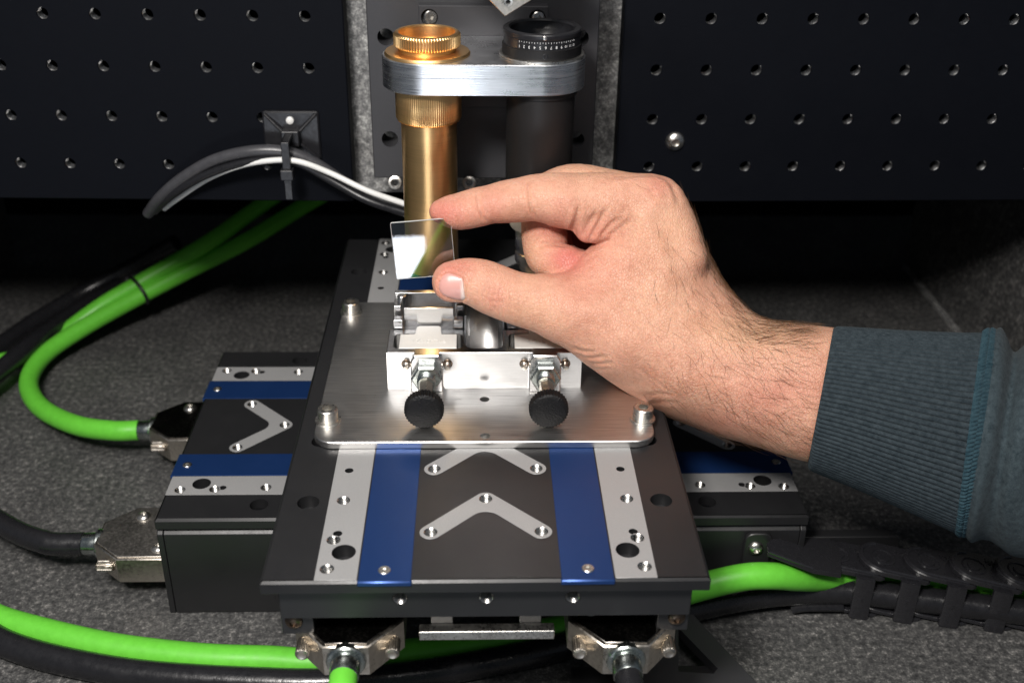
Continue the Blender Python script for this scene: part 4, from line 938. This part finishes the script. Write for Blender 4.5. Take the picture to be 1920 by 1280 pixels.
MT['hair'] = mat('brown_hair', (0.115, 0.057, 0.026), 0.0, 0.4, gscale=400, cvar=0.4, spec=0.4)
hv, hf = hairs(); hm = bpy.data.meshes.new('arm_hair'); hm.from_pydata(((np.array(hv)-HO)*S).tolist(), [], hf); hm.materials.append(MT['hair']); hm.shade_smooth()
ho = link('arm_hair', hm, person); ho['kind'] = 'stuff'

# ------------------------------------------------------------------ sleeve
def cloth(name, base, hi, knit, aniso):
    m, N, L, B = _new(name)
    v = _coords(N, L, (1, 1, 1)); n = _noise(N, L, v, 420, 5, 0.7); n2 = _noise(N, L, v, 2300, 3, 0.6)
    a = N.new('ShaderNodeMath'); a.operation = 'MULTIPLY_ADD'; a.inputs[1].default_value = 0.6; L.new(n2.outputs['Fac'], a.inputs[0]); L.new(n.outputs['Fac'], a.inputs[2])
    r = _ramp(N, L, a.outputs[0], [(0.55, base), (1.0, hi)]); L.new(r.outputs[0], B.inputs['Base Color'])
    B.inputs['Roughness'].default_value = 0.9; B.inputs['Sheen Weight'].default_value = 0.04; B.inputs['Sheen Roughness'].default_value = 0.5; B.inputs['Specular IOR Level'].default_value = 0.15
    b = N.new('ShaderNodeBump'); b.inputs['Distance'].default_value = 0.00022; b.inputs['Strength'].default_value = 1.0; L.new(n2.outputs['Fac'], b.inputs['Height']); L.new(b.outputs[0], B.inputs['Normal'])
    return m
MT['cuff'] = cloth('ribbed_knit', (0.011, 0.0180, 0.0230), (0.041, 0.055, 0.064), 1, 1)
MT['seam'] = cloth('seam_thread', (0.009, 0.028, 0.040), (0.034, 0.070, 0.088), 1, 1)
MT['jersey'] = cloth('jersey', (0.014, 0.0230, 0.0285), (0.050, 0.068, 0.077), 1, 1)
def loft(keys, nr, na, rad, wmid):
    """keys: (u_top, v_top, u_bot, v_bot, depth half) in order along the arm"""
    K = catm(keys, nr); V = []; m = len(K)
    th = np.linspace(0, 2*math.pi, na, endpoint=False)
    for i, k in enumerate(K):
        c = (k[:2]+k[2:4])/2; h = (k[:2]-k[2:4])/2; s = rad(i/(m-1), th)
        u = c[0]+h[0]*np.cos(th)*s; v = c[1]+h[1]*np.cos(th)*s; w = wmid+k[4]*np.sin(th)*s
        V.append(hand_pt(u, v, w))
    V = np.vstack(V); Fc = [(i*na+j, i*na+(j+1) % na, (i+1)*na+(j+1) % na, (i+1)*na+j) for i in range(m-1) for j in range(na)]
    return [tuple(p) for p in V], Fc
NR = 98
def rib(t, th):
    edge = np.exp(-(t/0.012)**2)*0.035
    row = 0.0022*math.sin(t*260)
    return 1+0.026*np.abs(np.sin(NR*th/2))**0.55-0.013+row*0.5+0.004*math.sin(t*9+1)*np.cos(2*th)-edge
CK = [(1563, 613, 1514, 878, 122), (1640, 617, 1580, 905, 131), (1730, 622, 1680, 948, 142), (1805, 626, 1755, 980, 150), (1850, 625, 1798, 1000, 154)]
v, f = loft(CK, 26, NR*10, rib, 4)
vi, fi = loft([(1563, 613+6, 1514, 878-6, 116), (1600, 620, 1545, 885, 118), (1660, 626, 1600, 900, 118)], 4, 120, lambda t, th: 1+0*th, 4)
pc = part('cuff', G().add(v, f).add(vi, fi), MT['cuff'], person, ang=80)
def seamr(t, th):
    z = math.sin(math.pi*t); return 1.0+0.030*z**0.6*(0.58+0.42*np.cos(th*150+(1.9 if t > 0.5 else 0)+t*7))-0.010*math.exp(-((t-0.5)/0.08)**2)+0.003*np.cos(th*53)
v, f = loft([(1841, 622, 1790, 999, 155), (1856, 619, 1803, 1002, 157), (1871, 621, 1815, 1003, 156)], 8, 1200, seamr, 4)
part('seam_band', G().add(v, f), MT['seam'], person, ang=80)
def slv(t, th):
    return 1+0.030*np.cos(3*th+t*6)*math.sin(min(1, t*3)*math.pi/2)*0.6+0.035*math.exp(-((t-0.10)/0.07)**2)-0.15*math.exp(-((t-0.28)/0.07)**2)*(0.6+0.4*np.cos(th-0.4))+0.02*math.exp(-((t-0.44)/0.06)**2)+0.02*math.sin(t*22+th[0])*np.cos(th*2+t*5)
v, f = loft([(1862, 622, 1808, 1003, 155), (1900, 630, 1850, 1018, 160), (1960, 648, 1910, 1036, 166), (2060, 672, 2000, 1062, 172), (2200, 700, 2150, 1100, 180)], 14, 260, slv, 4)
part('sleeve', G().add(v, f), MT['jersey'], person, ang=80)
